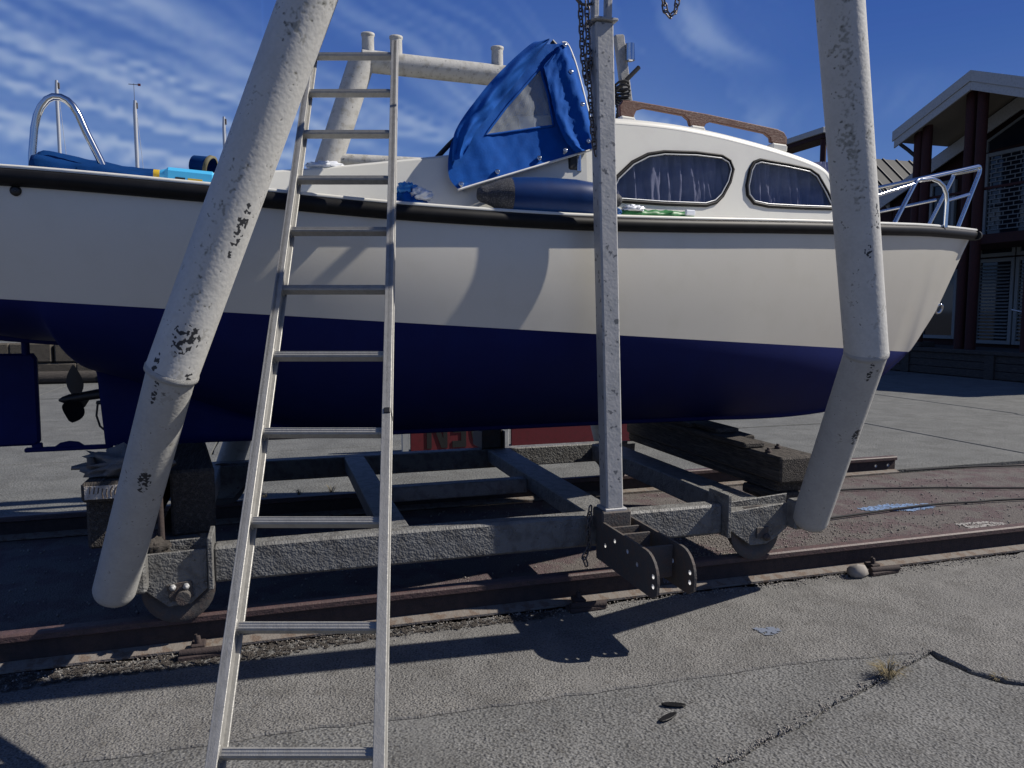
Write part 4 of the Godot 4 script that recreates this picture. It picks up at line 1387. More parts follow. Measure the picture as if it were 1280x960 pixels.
func hood_z(y: float) -> float: return 0.90 - 0.28 * (y - 2.1)
func along(c: Array, t: float) -> Vector2:
	var n := c.size() - 1
	var i := mini(int(t * n), n - 1)
	var f := t * n - i
	var p0: Vector2 = c[maxi(i - 1, 0)]
	var p1: Vector2 = c[i]
	var p2: Vector2 = c[i + 1]
	var p3: Vector2 = c[mini(i + 2, n)]
	return p1.cubic_interpolate(p2, p0, p3, f)
func build_hood(boat: Node3D) -> void:
	var L := []
	for q in [[1.050, 2.114], [1.012, 2.166], [1.009, 2.249], [1.034, 2.356], [1.096, 2.467], [1.217, 2.637], [1.40, 2.830], [1.509, 2.925], [1.584, 2.94]]: L.append(Vector2(q[0], q[1]))
	var R := []
	for q in [[1.810, 2.372], [1.818, 2.408], [1.802, 2.52], [1.774, 2.70], [1.744, 2.858], [1.707, 2.955], [1.655, 2.935]]: R.append(Vector2(q[0], q[1]))
	var win := P2([1.215, 2.405, 1.35, 2.575, 1.552, 2.80, 1.580, 2.660, 1.598, 2.485, 1.421, 2.448])
	var f := FastNoiseLite.new()
	f.seed = 3
	f.frequency = 2.6
	f.fractal_octaves = 3
	var fold := func(x: float, y: float) -> float: return 0.016 * f.get_noise_2d(x * 1.1 + y * 0.6, y * 0.55 - x * 0.35) + 0.003 * f.get_noise_2d(x * 5.0 - y * 3.0, y * 3.5)
	var n := 64
	var pts := []
	for i in n + 1:
		var t := float(i) / n
		var a := along(L, t)
		var c := along(R, t)
		var row := []
		for j in n + 1:
			var u := float(j) / n
			var q := a.lerp(c, u)
			var stiff := minf(1.0, minf(t, minf(u, 1.0 - u)) * 9.0 + 0.25)
			row.append(V(q.x, q.y, hood_z(q.y) + fold.call(q.x, q.y) * stiff))
		pts.append(row)
	var blue := MB.new()
	var clear := MB.new()
	for i in n:
		for j in n:
			var m: Vector3 = (pts[i][j] + pts[i + 1][j + 1]) * 0.5
			var inside := Geometry2D.is_point_in_polygon(Vector2(m.x, m.y), win)
			(clear if inside else blue).quad(pts[i][j], pts[i][j + 1], pts[i + 1][j + 1], pts[i + 1][j])
	# far side, front and after panels close the hood
	var far := []
	var front := []
	var aft := []
	for i in 25:
		var t := i / 24.0
		var c := along(R, t)
		var a := along(L, t)
		var fr := []
		var ar := []
		var rr := []
		for j in 13:
			var w := j / 12.0
			fr.append(V(c.x - 0.02 - 0.10 * w * w + 0.03 * sin(w * 7.0 + t * 3.0) * w, c.y - 0.10 * w * w + fold.call(w, t) * 0.6, hood_z(c.y) - 0.004 - 0.42 * w))
			ar.append(V(a.x + 0.02 + 0.22 * w + fold.call(w * 0.7, t) * 0.4, a.y - 0.03 * w, hood_z(a.y) - 0.004 - 0.42 * w))
			var q := a.lerp(c, 0.16 + 0.70 * j / 12.0)
			rr.append(V(q.x, q.y - 0.05, hood_z(q.y) - 0.42))
		front.append(fr); far.append(rr)
		aft.append(ar)
	var rest := MB.new()
	rest.grid(far); rest.grid(front); rest.grid(aft)
	# smooth the blue panel: same points, shared normals
	var sm := MB.new()
	sm.grid(pts)
	var keep := PackedInt32Array()
	for k in range(0, sm.ix.size(), 3):
		var m := (sm.v[sm.ix[k]] + sm.v[sm.ix[k + 1]] + sm.v[sm.ix[k + 2]]) / 3.0
		if not Geometry2D.is_point_in_polygon(Vector2(m.x, m.y), win): keep.append_array(PackedInt32Array([sm.ix[k], sm.ix[k + 1], sm.ix[k + 2]]))
	sm.ix = keep
	var hood := obj(sm, "spray_hood", M.canvas, boat)
	hood.set_meta("label", "bright blue canvas spray hood with a clear side window")
	obj(rest, "hood_back", M.canvas, hood)
	obj(clear, "hood_window", M.vinyl, hood)
	# rolled back flap along the after edge, and the loose corner flap forward
	var A := []
	for q in [[1.022, 2.25], [1.03, 2.33], [1.045, 2.399], [1.10, 2.49], [1.169, 2.581], [1.25, 2.68], [1.337, 2.773], [1.43, 2.863], [1.519, 2.937], [1.59, 2.953]]: A.append(Vector2(q[0], q[1]))
	var B := []
	for q in [[1.068, 2.255], [1.10, 2.31], [1.13, 2.365], [1.17, 2.43], [1.222, 2.49], [1.275, 2.555], [1.342, 2.63], [1.425, 2.73], [1.512, 2.835], [1.60, 2.945]]: B.append(Vector2(q[0], q[1]))
	var flap := []
	for i in 41:
		var row := []
		for j in 15:
			var u := j / 14.0
			var q := along(A, i / 40.0).lerp(along(B, i / 40.0), u)
			row.append(V(q.x, q.y, hood_z(q.y) + 0.026 + 0.05 * sin(PI * minf(u * 1.12, 1.0)) + 0.03 * f.get_noise_2d(i * 0.035, u * 0.5) + 0.007 * sin(u * 13.0 + i * 0.1)))
		flap.append(row)
	var b := MB.new()
	b.grid(flap)
	obj(b, "rolled_flap", M.canvas, hood)
	var Cc := []
	for q in [[1.70, 2.335], [1.655, 2.38], [1.622, 2.44], [1.60, 2.52], [1.585, 2.62], [1.572, 2.72], [1.562, 2.80], [1.60, 2.85], [1.66, 2.92]]: Cc.append(Vector2(q[0], q[1]))
	flap = []
	for i in 41:
		var row := []
		for j in 15:
			var u := j / 14.0
			var q := along(Cc, i / 40.0).lerp(along(R, i / 40.0), u)
			row.append(V(q.x, q.y, hood_z(q.y) + 0.03 + 0.02 * sin(PI * u) + 0.022 * sin(u * 9.0 + i * 0.05) * (1.0 - i / 44.0) + 0.012 * f.get_noise_2d(i * 0.12 + 30.0, u * 1.5)))
		flap.append(row)
	b = MB.new()
	b.grid(flap)
	obj(b, "corner_flap", M.canvas, hood)
	b = MB.new()
	var low := []
	for j in n + 1: low.append(pts[0][j] + V(0, -0.004, 0.006))
	b.tube(low, 0.0065, 6)
	var edge := []
	for i in range(2, n - 4, 2): edge.append(pts[i][n] + V(0.004, 0, 0.02))
	b.tube(edge, 0.0065, 6)
	obj(b, "piping", M.piping, hood)
	b = MB.new()
	var wl := []
	for i in win.size():
		for k in 6:
			var q := win[i].lerp(win[(i + 1) % win.size()], k / 6.0)
			wl.append(V(q.x, q.y, hood_z(q.y) + fold.call(q.x, q.y) * 0.9 + 0.002))
	b.tube(wl, 0.007, 6, false, true)
	obj(b, "window_hem", M.canvas, hood)
	for q in [[1.065, 2.139], [1.260, 2.213], [1.496, 2.300], [1.630, 2.342], [1.766, 2.400], [1.795, 2.457], [1.752, 2.603], [1.705, 2.781], [1.684, 2.93]]:
		b = MB.new()
		var z: float = hood_z(q[1]) + fold.call(q[0], q[1]) * 0.4 + (0.052 if q[0] > 1.6 else 0.012)
		b.lathe([Vector2(0.0125, -0.02), Vector2(0.0135, 0.004), Vector2(0.010, 0.008), Vector2(0.005, 0.006), Vector2(0.001, 0.009)], Transform3D(Basis(V(1, 0, 0), PI / 2 - 0.25), V(q[0], q[1], z)), 12)
		obj(b, "press_stud", M.steel, hood)
	b = MB.new()
	b.tube([V(0.985, 2.30, 0.70), V(1.05, 2.37, 0.70), V(1.12, 2.44, 0.69)], 0.013, 8)
	b.tube([V(1.68, 2.965, 0.60), V(1.655, 2.985, 0.60)], 0.014, 8)
	obj(b, "hood_strut", M.black, hood)

# ---------------------------------------------------------------- things lying on the boat
func build_deck_things() -> void:
	var b := MB.new()
	var xf := Transform3D(Basis(V(0, -1, 0), V(1, 0, 0), V(0, 0, 1)), V(1.135, 2.085, 0.955))
	var fn := thing("boat_fender", "long navy blue fender with worn black nose on the side deck", "fender", V(1.6, 1.985, 0.955))
	b.lathe([Vector2(0.001, 0.0), Vector2(0.028, 0.003), Vector2(0.040, 0.02), Vector2(0.042, 0.035), Vector2(0.055, 0.07), Vector2(0.078, 0.12), Vector2(0.089, 0.17)], xf, 24)
	obj(b, "worn_nose", M.fender_end, fn)
	b = MB.new()
	b.lathe([Vector2(0.089, 0.17), Vector2(0.095, 0.24), Vector2(0.099, 0.36), Vector2(0.097, 0.52), Vector2(0.086, 0.62), Vector2(0.06, 0.69), Vector2(0.035, 0.72)], xf, 24)
	obj(b, "body", M.fender, fn)
	b = MB.new()
	b.lathe([Vector2(0.035, 0.72), Vector2(0.036, 0.765), Vector2(0.024, 0.78), Vector2(0.001, 0.78)], xf, 16)
	obj(b, "end_eye", M.fender_end, fn)
	# tarpaulin over the stern well
	var f := FastNoiseLite.new()
	f.seed = 12
	f.frequency = 1.3
	f.fractal_octaves = 3
	var rows := []
	for i in 41:
		var u := i / 40.0
		var x := lerpf(-0.905, 0.02, u)
		var h := interp([-0.905, -0.88, -0.82, -0.70, -0.5, -0.3, 0.02], [0.03, 0.11, 0.135, 0.12, 0.1, 0.09, 0.075], x)
		var row := []
		for j in 25:
			var a := PI * j / 24.0
			var k := 1.0 + 0.16 * f.get_noise_2d(x * 3.0, a * 1.4)
			row.append(V(x, 2.095 - 0.025 * u + sin(a) * h * k, 0.60 - cos(a) * -0.235 * (0.4 + 0.6 * smoothstep(0.0, 0.06, u)) * k))
		rows.append(row)
	b = MB.new()
	b.grid(rows)
	tag(obj(b, "tarpaulin", M.canvas_dark, self), "dark blue tarpaulin spread along the stern below the steel hoop", "tarpaulin")
	# pale blue bottle on its side
	var bt := thing("plastic_bottle", "light blue plastic bottle with yellow cap lying on the stern deck", "bottle", V(-0.19, 2.045, 1.0))
	b = MB.new()
	var B := Basis(V(0, 0, 1), -0.06)
	b.box(Transform3D(B, V(-0.185, 2.088, 1.0)), V(0.21, 0.07, 0.085), 0.02)
	obj(b, "body", M.bottle, bt)
	b = MB.new()
	b.tube([V(-0.285, 2.095, 1.0), V(-0.315, 2.097, 1.0)], [0.03, 0.02], 12)
	obj(b, "neck", M.bottle, bt)
	b = MB.new()
	b.tube([V(-0.310, 2.097, 1.0), V(-0.335, 2.098, 1.0)], 0.022, 12)
	obj(b, "cap", M.yellow, bt)
	b = MB.new()
	b.box(Transform3D(B, V(-0.225, 2.075, 1.0435)), V(0.04, 0.018, 0.002), 0.0005)
	obj(b, "label_dark", M.black, bt)
	b = MB.new()
	b.box(Transform3D(B, V(-0.165, 2.07, 1.0435)), V(0.06, 0.02, 0.002), 0.0005)
	obj(b, "label_yellow", M.yellow, bt)
	# small bucket behind it
	var bk := thing("bucket", "small blue bucket with olive rim tipped over beside the bottle", "bucket", V(-0.12, 2.12, 0.72))
	var Y := V(0.85, -0.25, 0.35).normalized()
	var X := Y.cross(V(0, 0, 1)).normalized()
	xf = Transform3D(Basis(X, Y, X.cross(Y)), V(-0.155, 2.195, 0.70))
	b = MB.new()
	b.lathe([Vector2(0.001, -0.05), Vector2(0.04, -0.05), Vector2(0.055, 0.04), Vector2(0.05, 0.04), Vector2(0.036, -0.045), Vector2(0.001, -0.045)], xf, 18)
	obj(b, "body", M.canvas_dark, bk)
	b = MB.new()
	b.lathe([Vector2(0.054, 0.028), Vector2(0.061, 0.03), Vector2(0.061, 0.045), Vector2(0.05, 0.047)], xf, 18)
	obj(b, "rim", mat(lin(0.11, 0.1, 0.055), 0.7), bk)
	# bags and bundles
	tag(obj(blob(V(0.42, 2.20, 0.755), V(0.19, 0.05, 0.08), 21, 0.5), "white_cloth", M.bag_white, self), "white folded cloth on the cockpit edge behind the ladder", "cloth")
	var bg := thing("plastic_bag", "crumpled blue and white plastic bag beside the ladder on deck", "bag", V(0.79, 1.99, 1.02))
	obj(blob(V(0.79, 1.995, 1.0), V(0.16, 0.10, 0.13), 31, 0.6), "blue_side", M.canvas, bg)
	obj(blob(V(0.835, 2.03, 1.03), V(0.11, 0.075, 0.09), 35, 0.7), "white_side", M.bag_white, bg)
	obj(blob(V(0.775, 2.06, 1.0), V(0.10, 0.07, 0.08), 37, 0.6), "printed_side", mat(lin(0.04, 0.25, 0.6), 0.35), bg)
	var gp := thing("green_bundle", "flat green bundle below the larger cabin window", "bundle", V(2.1, 1.995, 0.92))
	rows = []
	for i in 31:
		var u := i / 30.0
		var x := lerpf(1.90, 2.40, u)
		var row := []
		for j in 13:
			var a := TAU * (j % 12) / 12.0
			var k := (1.0 + 0.5 * f.get_noise_2d(x * 9.0, cos(a) * 1.5)) * minf(1.0, minf(u, 1.0 - u) * 14.0 + 0.05)
			row.append(V(x, 2.022 + 0.024 * sin(a) * k + 0.006 * u, 0.925 - 0.045 * u + 0.045 * cos(a) * k))
		rows.append(row)
	b = MB.new()
	b.grid(rows, true)
	obj(b, "pack", M.green, gp)
	b = MB.new()
	b.box(Transform3D(Basis(V(0, 1, 0), 0.1), V(2.34, 2.04, 0.94)), V(0.06, 0.03, 0.02), 0.008)
	obj(b, "white_tag", M.bag_white, gp)
	obj(blob(V(1.99, 2.035, 0.955), V(0.12, 0.04, 0.05), 41, 0.7), "torn_wrapper", M.bag_white, gp)
	b = MB.new()
	var coil := []
	for i in 60:
		var a := i * 0.62
		coil.append(V(1.875 + (0.02 + 0.012 * sin(i * 0.21)) * cos(a), 2.0 + 0.0006 * i + 0.008 * sin(a * 1.7), 0.985 + 0.028 * sin(a)))
	b.tube(coil, 0.006, 6)
	tag(obj(b, "rope", M.rope_blue, self), "small coil of blue rope beside the middle post on deck", "rope")

# ---------------------------------------------------------------- ladder
func build_ladder() -> void:
	var A := V(0.17273, 0.32658, 2.71068)
	var D := V(0.041989, 0.252259, -0.225953)
	var e := V(0.954576, 0.0, 0.297968)
	A = V(0.134, 1.5, 4.755) + (A - V(0.134, 1.5, 4.755)) * 0.965
	D *= 0.965
	var up := D.normalized()
	var nn := e.cross(up).normalized()
	if nn.y < 0: nn = -nn
	var l := thing("ladder", "long aluminium ladder leaning on the boat's gunwale", "ladder", V(0.12, 0, 3.0))
	for s in [-1.0, 1.0]:
		var a: Vector3 = A + D * -1.46 + e * 0.2145 * s
		var t: Vector3 = A + D * 10.33 + e * 0.2145 * s
		var b := MB.new()
		# channel section: a web and two lips
		b.span(a + nn * 0.0, t + nn * 0.0, 0.022, 0.058, 0.005, nn)
		var st := obj(b, "stile", M.alu, l)
		b = MB.new()
		b.span(a - nn * 0.026 - e * s * 0.006, t - nn * 0.026 - e * s * 0.006, 0.036, 0.008, 0.002, nn)
		b.span(a + nn * 0.026 - e * s * 0.003, t + nn * 0.026 - e * s * 0.003, 0.030, 0.006, 0.002, nn)
		obj(b, "lip", M.alu, st)
		b = MB.new()
		b.span(a - up * 0.03, a + up * 0.05, 0.034, 0.07, 0.008, nn)
		obj(b, "foot", M.rubber, st)
		if s > 0:
			b = MB.new()
			var c := A + D * 3.22 + e * 0.2145
			b.span(c - up * 0.012, c + up * 0.012, 0.0235, 0.0655, 0.003, nn)
			obj(b, "tape", M.black, st)
	for i in range(-1, 11):
		var c := A + D * i
		var b := MB.new()
		b.span(c - e * 0.205, c + e * 0.205, 0.034, 0.026, 0.004, up)
		var rg := obj(b, "rung", M.alu, l)
		for sd in [-1.0, 1.0]:
			b = MB.new()
			b.span(c + e * 0.197 * sd, c + e * 0.2035 * sd, 0.044, 0.036, 0.003, up)
			obj(b, "collar", M.alu, rg)
		b = MB.new()
		for k in 3: b.span(c - e * 0.19 + nn * 0.0172 + up * (k - 1) * 0.008, c + e * 0.19 + nn * 0.0172 + up * (k - 1) * 0.008, 0.0025, 0.0025, 0.0005, up)
		obj(b, "tread_ribs", M.alu, rg)

# ---------------------------------------------------------------- buildings and the far background
func slope(b: MB, x0: float, x1: float, z0: float, y0: float, z1: float, y1: float, th: float) -> void:
	# a roof slab from (z0, y0) to (z1, y1), running from x0 to x1, th thick measured down
	var a := [V(x0, y0, z0), V(x1, y0, z0), V(x1, y1, z1), V(x0, y1, z1)]
	var d := V(0, -th, 0)
	b.quad(a[0], a[1], a[2], a[3])
	b.quad(a[0] + d, a[1] + d, a[2] + d, a[3] + d)
	for i in 4: b.quad(a[i], a[(i + 1) % 4], a[(i + 1) % 4] + d, a[i] + d)
func rake(parent: Node, x: float, z0: float, y0: float, z1: float, y1: float, h: float, th: float) -> void:
	var b := MB.new()
	b.prism(P2([z0, y0, z1, y1, z1, y1 - h, z0, y0 - h]), th, Transform3D(Basis(Vector3(0, 0, 1), Vector3(0, 1, 0), Vector3(-1, 0, 0)), V(x, 0, 0)), 0.006)
	obj(b, "bargeboard", M.fascia, parent)
func window_unit(parent: Node, x: float, z0: float, z1: float, y0: float, y1: float, called: String) -> MeshInstance3D:
	var b := MB.new()
	b.bx(V(x - 0.03, (y0 + y1) / 2, (z0 + z1) / 2), V(0.02, y1 - y0, z1 - z0), 0.002)
	var p := obj(b, called, M.house_glass, parent)
	for q in [[z0, y0, z0 + 0.09, y1], [z1 - 0.09, y0, z1, y1]]:
		b = MB.new()
		b.bx(V(x - 0.045, (q[1] + q[3]) / 2, (q[0] + q[2]) / 2), V(0.09, q[3] - q[1] + 0.0, q[2] - q[0]), 0.006)
		obj(b, "frame", M.frame_grey, p)
	for y in [y0 + 0.045, y1 - 0.045]:
		b = MB.new()
		b.bx(V(x - 0.043, y, (z0 + z1) / 2), V(0.084, 0.09, z1 - z0 - 0.182), 0.006)
		obj(b, "frame", M.frame_grey, p)
	return p
func build_house() -> void:
	var h := thing("boathouse", "dark red boathouse with gabled porch and louvred doors beyond the bow", "house", V(17.5, 0.64, -9.3))
	var b := MB.new()
	b.prism(P2([-13.36, 0.64, -5.22, 0.64, -5.22, 4.75, -9.29, 6.42, -13.36, 4.75]), 0.2, Transform3D(Basis(Vector3(0, 0, 1), Vector3(0, 1, 0), Vector3(-1, 0, 0)), V(17.2, 0, 0)))
	obj(b, "front_wall", M.red_wall, h)
	for z in [-13.3, -5.3]:
		b = MB.new()
		b.bx(V(22.2, 2.7, z), V(9.6, 4.12, 0.15), 0.01)
		obj(b, "side_wall", M.red_wall, h)
	b = MB.new()
	slope(b, 16.85, 27.0, -9.29, 6.55, -13.7, 4.74, 0.16)
	slope(b, 16.85, 27.0, -9.29, 6.55, -4.9, 4.74, 0.16)
	obj(b, "main_roof", M.roof_metal, h)
	rake(h, 16.82, -9.29, 6.50, -13.72, 4.70, 0.34, 0.05)
	rake(h, 16.82, -9.29, 6.50, -4.88, 4.70, 0.34, 0.05)
	# porch roof on its columns
	b = MB.new()
	slope(b, 15.33, 16.9, -9.29, 6.88, -11.52, 6.0, 0.10)
	slope(b, 15.33, 16.9, -9.29, 6.88, -7.06, 6.0, 0.10)
	var pr := obj(b, "porch_roof", M.roof_metal, h)
	b = MB.new()
	slope(b, 15.34, 17.08, -9.29, 6.60, -11.40, 5.77, 0.03)
	slope(b, 15.34, 17.08, -9.29, 6.60, -7.18, 5.77, 0.03)
	obj(b, "soffit", M.soffit, pr)
	for s in [-1.0, 1.0]:
		rake(h, 15.28, -9.29, 6.90, -9.29 + 2.24 * s, 6.03, 0.24, 0.05)
		rake(h, 15.305, -9.29, 6.66, -9.29 + 2.2 * s, 5.81, 0.19, 0.045)
	b = MB.new()
	b.tube([V(15.36, 5.70, -11.36), V(15.5, 5.55, -11.25), V(15.58, 5.3, -11.0)], 0.045, 8)
	obj(b, "downpipe", M.roof_metal, h)
	for q in [-11.0, -10.75, -9.52, -9.22, -7.83, -7.58]:
		b = MB.new()
		b.tube([V(15.6, 0.64, q), V(15.6, 3.0, q), V(15.6, 6.15 if q < -10 or q > -8 else 6.55, q)], 0.115, 14)
		obj(b, "column", M.red_post, h)
	# balcony
	b = MB.new()
	b.bx(V(16.35, 3.14, -8.9), V(1.5, 0.22, 5.0), 0.01)
	var bal := obj(b, "balcony_floor", M.red_wall, h)
	b = MB.new()
	b.bx(V(15.66, 4.28, -8.9), V(0.06, 0.06, 5.0), 0.01)
	obj(b, "balcony_rail", M.red_post, bal)
	# upper glazing with a brick-patterned screen, pointed light above
	var up := window_unit(h, 17.1, -10.35, -8.2, 3.30, 5.36, "upper_window")
	b = MB.new()
	b.prism(P2([-10.3, 5.44, -8.3, 5.44, -8.3, 5.98, -9.29, 6.08, -10.3, 5.68]), 0.02, Transform3D(Basis(Vector3(0, 0, 1), Vector3(0, 1, 0), Vector3(-1, 0, 0)), V(17.075, 0, 0)))
	obj(b, "gable_light", M.house_glass, h)
	b = MB.new()
	b.span(V(17.06, 5.66, -10.36), V(17.06, 6.12, -9.29), 0.05, 0.06, 0.004)
	b.span(V(17.06, 6.12, -9.29), V(17.06, 5.66, -8.22), 0.05, 0.06, 0.004)
	b.bx(V(17.06, 5.53, -10.36), V(0.06, 0.26, 0.08), 0.004)
	obj(b, "gable_frame", M.frame_grey, h)
	for k in 17:
		b = MB.new()
		var y := 3.5 + k * 0.105
		b.bx(V(17.03, y, -9.66), V(0.012, 0.022, 1.14), 0.002)
		for j in 5: b.bx(V(17.031, y + 0.052, -10.18 + j * 0.26 + (0.13 if k % 2 else 0.0)), V(0.011, 0.085, 0.022), 0.002)
		obj(b, "screen_row", M.frame_grey, up)
	# two louvred doors with transom lights
	for z0 in [-10.42, -9.36, -8.30]:
		var d := window_unit(h, 17.1, z0, z0 + 1.02, 0.72, 2.80, "door")
		window_unit(h, 17.1, z0, z0 + 1.02, 2.84, 3.14, "transom_light")
		for k in 22:
			b = MB.new()
			b.box(Transform3D(Basis(V(0, 0, 1), 0.5), V(17.03, 0.88 + k * 0.083, z0 + 0.51)), V(0.07, 0.012, 0.80), 0.002)
			obj(b, "louvre", M.frame_grey, d)
	window_unit(h, 17.1, -12.1, -11.0, 0.80, 2.6, "window")
	window_unit(h, 17.1, -12.0, -11.2, 3.6, 4.9, "window")
	# post trim at the porch foot
	b = MB.new()
	b.bx(V(15.7, 0.70, -10.9), V(0.5, 0.12, 0.7), 0.01)
	obj(b, "step", M.deck_wood, h)
	# the neighbour with its steep little gable, and the flat canopy beyond
	var g := thing("gabled_shed", "neighbouring shed with steep ribbed metal roof behind the bow rail", "house", V(20, 0.64, -15))
	b = MB.new()
	b.prism(P2([-16.4, 0.64, -13.5, 0.64, -13.5, 4.72, -14.93, 5.98, -16.4, 4.72]), 0.2, Transform3D(Basis(Vector3(0, 0, 1), Vector3(0, 1, 0), Vector3(-1, 0, 0)), V(17.3, 0, 0)))
	obj(b, "front_wall", M.red_wall, g)
	b = MB.new()
	slope(b, 17.0, 27.0, -14.93, 6.14, -13.38, 4.74, 0.10)
	slope(b, 17.0, 27.0, -14.93, 6.14, -16.48, 4.74, 0.10)
	var rf := obj(b, "roof", M.roof_metal, g)
	for k in 20:
		b = MB.new()
		b.span(V(17.1 + k * 0.5, 6.15, -14.93), V(17.1 + k * 0.5, 4.76, -13.39), 0.05, 0.06, 0.004)
		obj(b, "roof_rib", M.black, rf)
	rake(g, 16.97, -14.93, 6.10, -13.36, 4.68, 0.3, 0.05)
	rake(g, 16.97, -14.93, 6.10, -16.5, 4.68, 0.3, 0.05)
	window_unit(g, 17.2, -15.6, -14.2, 3.2, 4.6, "window")
	var cn := thing("porch_canopy", "flat grey porch canopy on a red post above the cabin roof", "canopy", V(16, 0.64, -15))
	b = MB.new()
	b.bx(V(15.62, 6.66, -16.2), V(0.7, 0.16, 4.1), 0.01)
	obj(b, "canopy_roof", M.fascia, cn)
	b = MB.new()
	b.bx(V(15.62, 6.51, -16.22), V(0.62, 0.13, 4.0), 0.01)
	obj(b, "canopy_beam", M.red_wall, cn)
	for z in [-14.30, -18.0]:
		b = MB.new()
		b.tube([V(15.42, 0.64, z), V(15.42, 6.42, z)], 0.085, 12)
		obj(b, "column", M.red_post, cn)
	# timber deck in front
	var d := thing("wooden_deck", "weathered grey timber deck front along the boathouse", "deck", V(15.4, 0, -10))
	b = MB.new()
	b.bx(V(20.4, 0.59, -14.0), V(10.1, 0.09, 25.0), 0.01)
	obj(b, "deck_top", M.deck_wood, d)
	for k in 3:
		b = MB.new()
		b.bx(V(15.44, 0.10 + k * 0.18, -14.0), V(0.06, 0.168, 24.6), 0.01)
		obj(b, "face_board", M.deck_wood, d)
	for k in 8:
		b = MB.new()
		b.bx(V(15.385, 0.272, -8.5 - k * 2.4 + 4.8), V(0.04, 0.54, 0.24), 0.01)
		obj(b, "face_post", M.deck_wood, d)
	# bicycle-thin rack by the doors
	var rk := thing("handrail_frame", "thin metal handrail beside the louvred doors on the deck", "handrail", V(15.9, 0.64, -8.0))
	for z in [-8.02, -7.78]:
		b = MB.new()
		b.tube([V(15.7, 0.635, z), V(15.7, 1.55, z)], 0.018, 8)
		obj(b, "upright", M.mastmetal, rk)
	b = MB.new()
	b.tube([V(15.7, 1.55, -8.3), V(15.7, 1.50, -8.02), V(15.7, 1.56, -7.6)], 0.016, 8)
	obj(b, "top_bar", M.mastmetal, rk)

func build_background() -> void:
	# low quay wall and kerb log seen through the propeller opening
	var w := thing("quay_wall", "low rough stone wall at the quay edge beyond the propeller", "wall", V(-4, 0, -14))
	for r in 2:
		for k in 16:
			var b := MB.new()
			var x := -10.0 + k * 0.82 + 0.4 * r + rng.randf_range(-0.04, 0.04)
			b.box(Transform3D(Basis(Vector3.UP, rng.randf_range(-0.03, 0.03)), V(x, 0.21 + r * 0.43, -14.0)), V(0.79, 0.415, 0.4), 0.03)
			obj(b, "stone", M.stone, w)
	var b := MB.new()
	b.bx(V(-4, 0.4, -14.1), V(13, 0.8, 0.3), 0.01)
	obj(b, "mortar", M.dirt, w)
	b = MB.new()
	b.tube(seg_path(V(-9, 0.13, -13.58), V(2, 0.13, -13.62), 6), 0.13, 14)
	tag(obj(b, "kerb_log", M.timber_x, self), "long round timber kerb lying before the stone wall", "log")
	# red boards on the ground behind the cradle, lettering upside down
	var s := thing("lettered_board", "red board with black upside-down letters standing behind the cradle", "board", V(2.05, 0, -3.4), "red boards behind the cradle")
	b = MB.new()
	b.bx(V(2.02, 0.38, -3.4), V(0.98, 0.76, 0.04), 0.004)
	obj(b, "panel", M.red_sign, s)
	var fnt := SystemFont.new()
	fnt.font_names = PackedStringArray(["Droid Sans"])
	fnt.font_weight = 700
	var tm := TextMesh.new()
	tm.text = "DEN"
	tm.font = fnt
	tm.font_size = 64
	tm.pixel_size = 0.0058
	tm.depth = 0.01
	var to := place(tm, "lettering", M.black, s)
	to.transform = Transform3D(Basis(V(0, 0, 1), PI).scaled(V(1.0, 1.55, 1.0)), V(2.055, 0.25, -3.378) - s.position)
	s = thing("red_board", "plain red board standing behind the cradle, right of the white post", "board", V(3.5, 0, -3.4), "red boards behind the cradle")
	b = MB.new()
	b.bx(V(3.55, 0.38, -3.4), V(1.78, 0.76, 0.04), 0.004)
	obj(b, "panel", M.red_sign, s)
	b = MB.new()
	b.bx(V(2.585, 0.38, -3.41), V(0.085, 0.76, 0.06), 0.004)
	tag(obj(b, "white_post", M.fascia, self), "white post between the two red boards", "post")
	b = MB.new()
	b.bx(V(1.475, 0.36, -3.41), V(0.07, 0.72, 0.05), 0.004)
	tag(obj(b, "grey_post", M.fascia, self), "pale streaked post left of the red lettered board", "post")
	# masts of boats lying in the harbour
	for q in [[-9.75, 13.0, 0.085, "tall bare mast behind the steel stern hoop"], [-6.22, 12.3, 0.095, "bare mast with wind vane standing left of the left pole"], [-1.95, 11.8, 0.08, "thin bare mast just left of the left pole"]]:
		var m := thing("boat_mast", q[3], "mast", V(q[0], 0, -40), "masts of boats in the harbour")
		b = MB.new()
		b.tube([V(q[0], 0, -40), V(q[0], q[1] - 0.5, -40), V(q[0] + 0.02, q[1], -40)], [q[2], q[2], q[2] * 0.8], 12)
		obj(b, "spar", M.mastmetal, m)
		b = MB.new()
		b.bx(V(q[0] + 0.08, q[1] - 0.25, -40), V(0.14, 0.3, 0.1), 0.02)
		obj(b, "masthead", M.iron, m)
		b = MB.new()
		b.tube([V(q[0] + 0.05, q[1] - 0.1, -40), V(q[0] + 0.9, 0, -40)], 0.012, 5)
		obj(b, "stay", M.mastmetal, m)
		if q[2] == 0.095:
			b = MB.new()
			b.tube([V(q[0], q[1], -40), V(q[0], q[1] + 0.85, -40)], 0.012, 5)
			b.tube([V(q[0] - 0.25, q[1] + 0.8, -40), V(q[0] + 0.25, q[1] + 0.8, -40)], 0.018, 5)
			obj(b, "wind_vane", M.iron, m)
			b = MB.new()
			b.bx(V(q[0] + 0.25, q[1] + 0.8, -40), V(0.14, 0.12, 0.02), 0.004)
			obj(b, "vane_tip", M.red_sign, m)

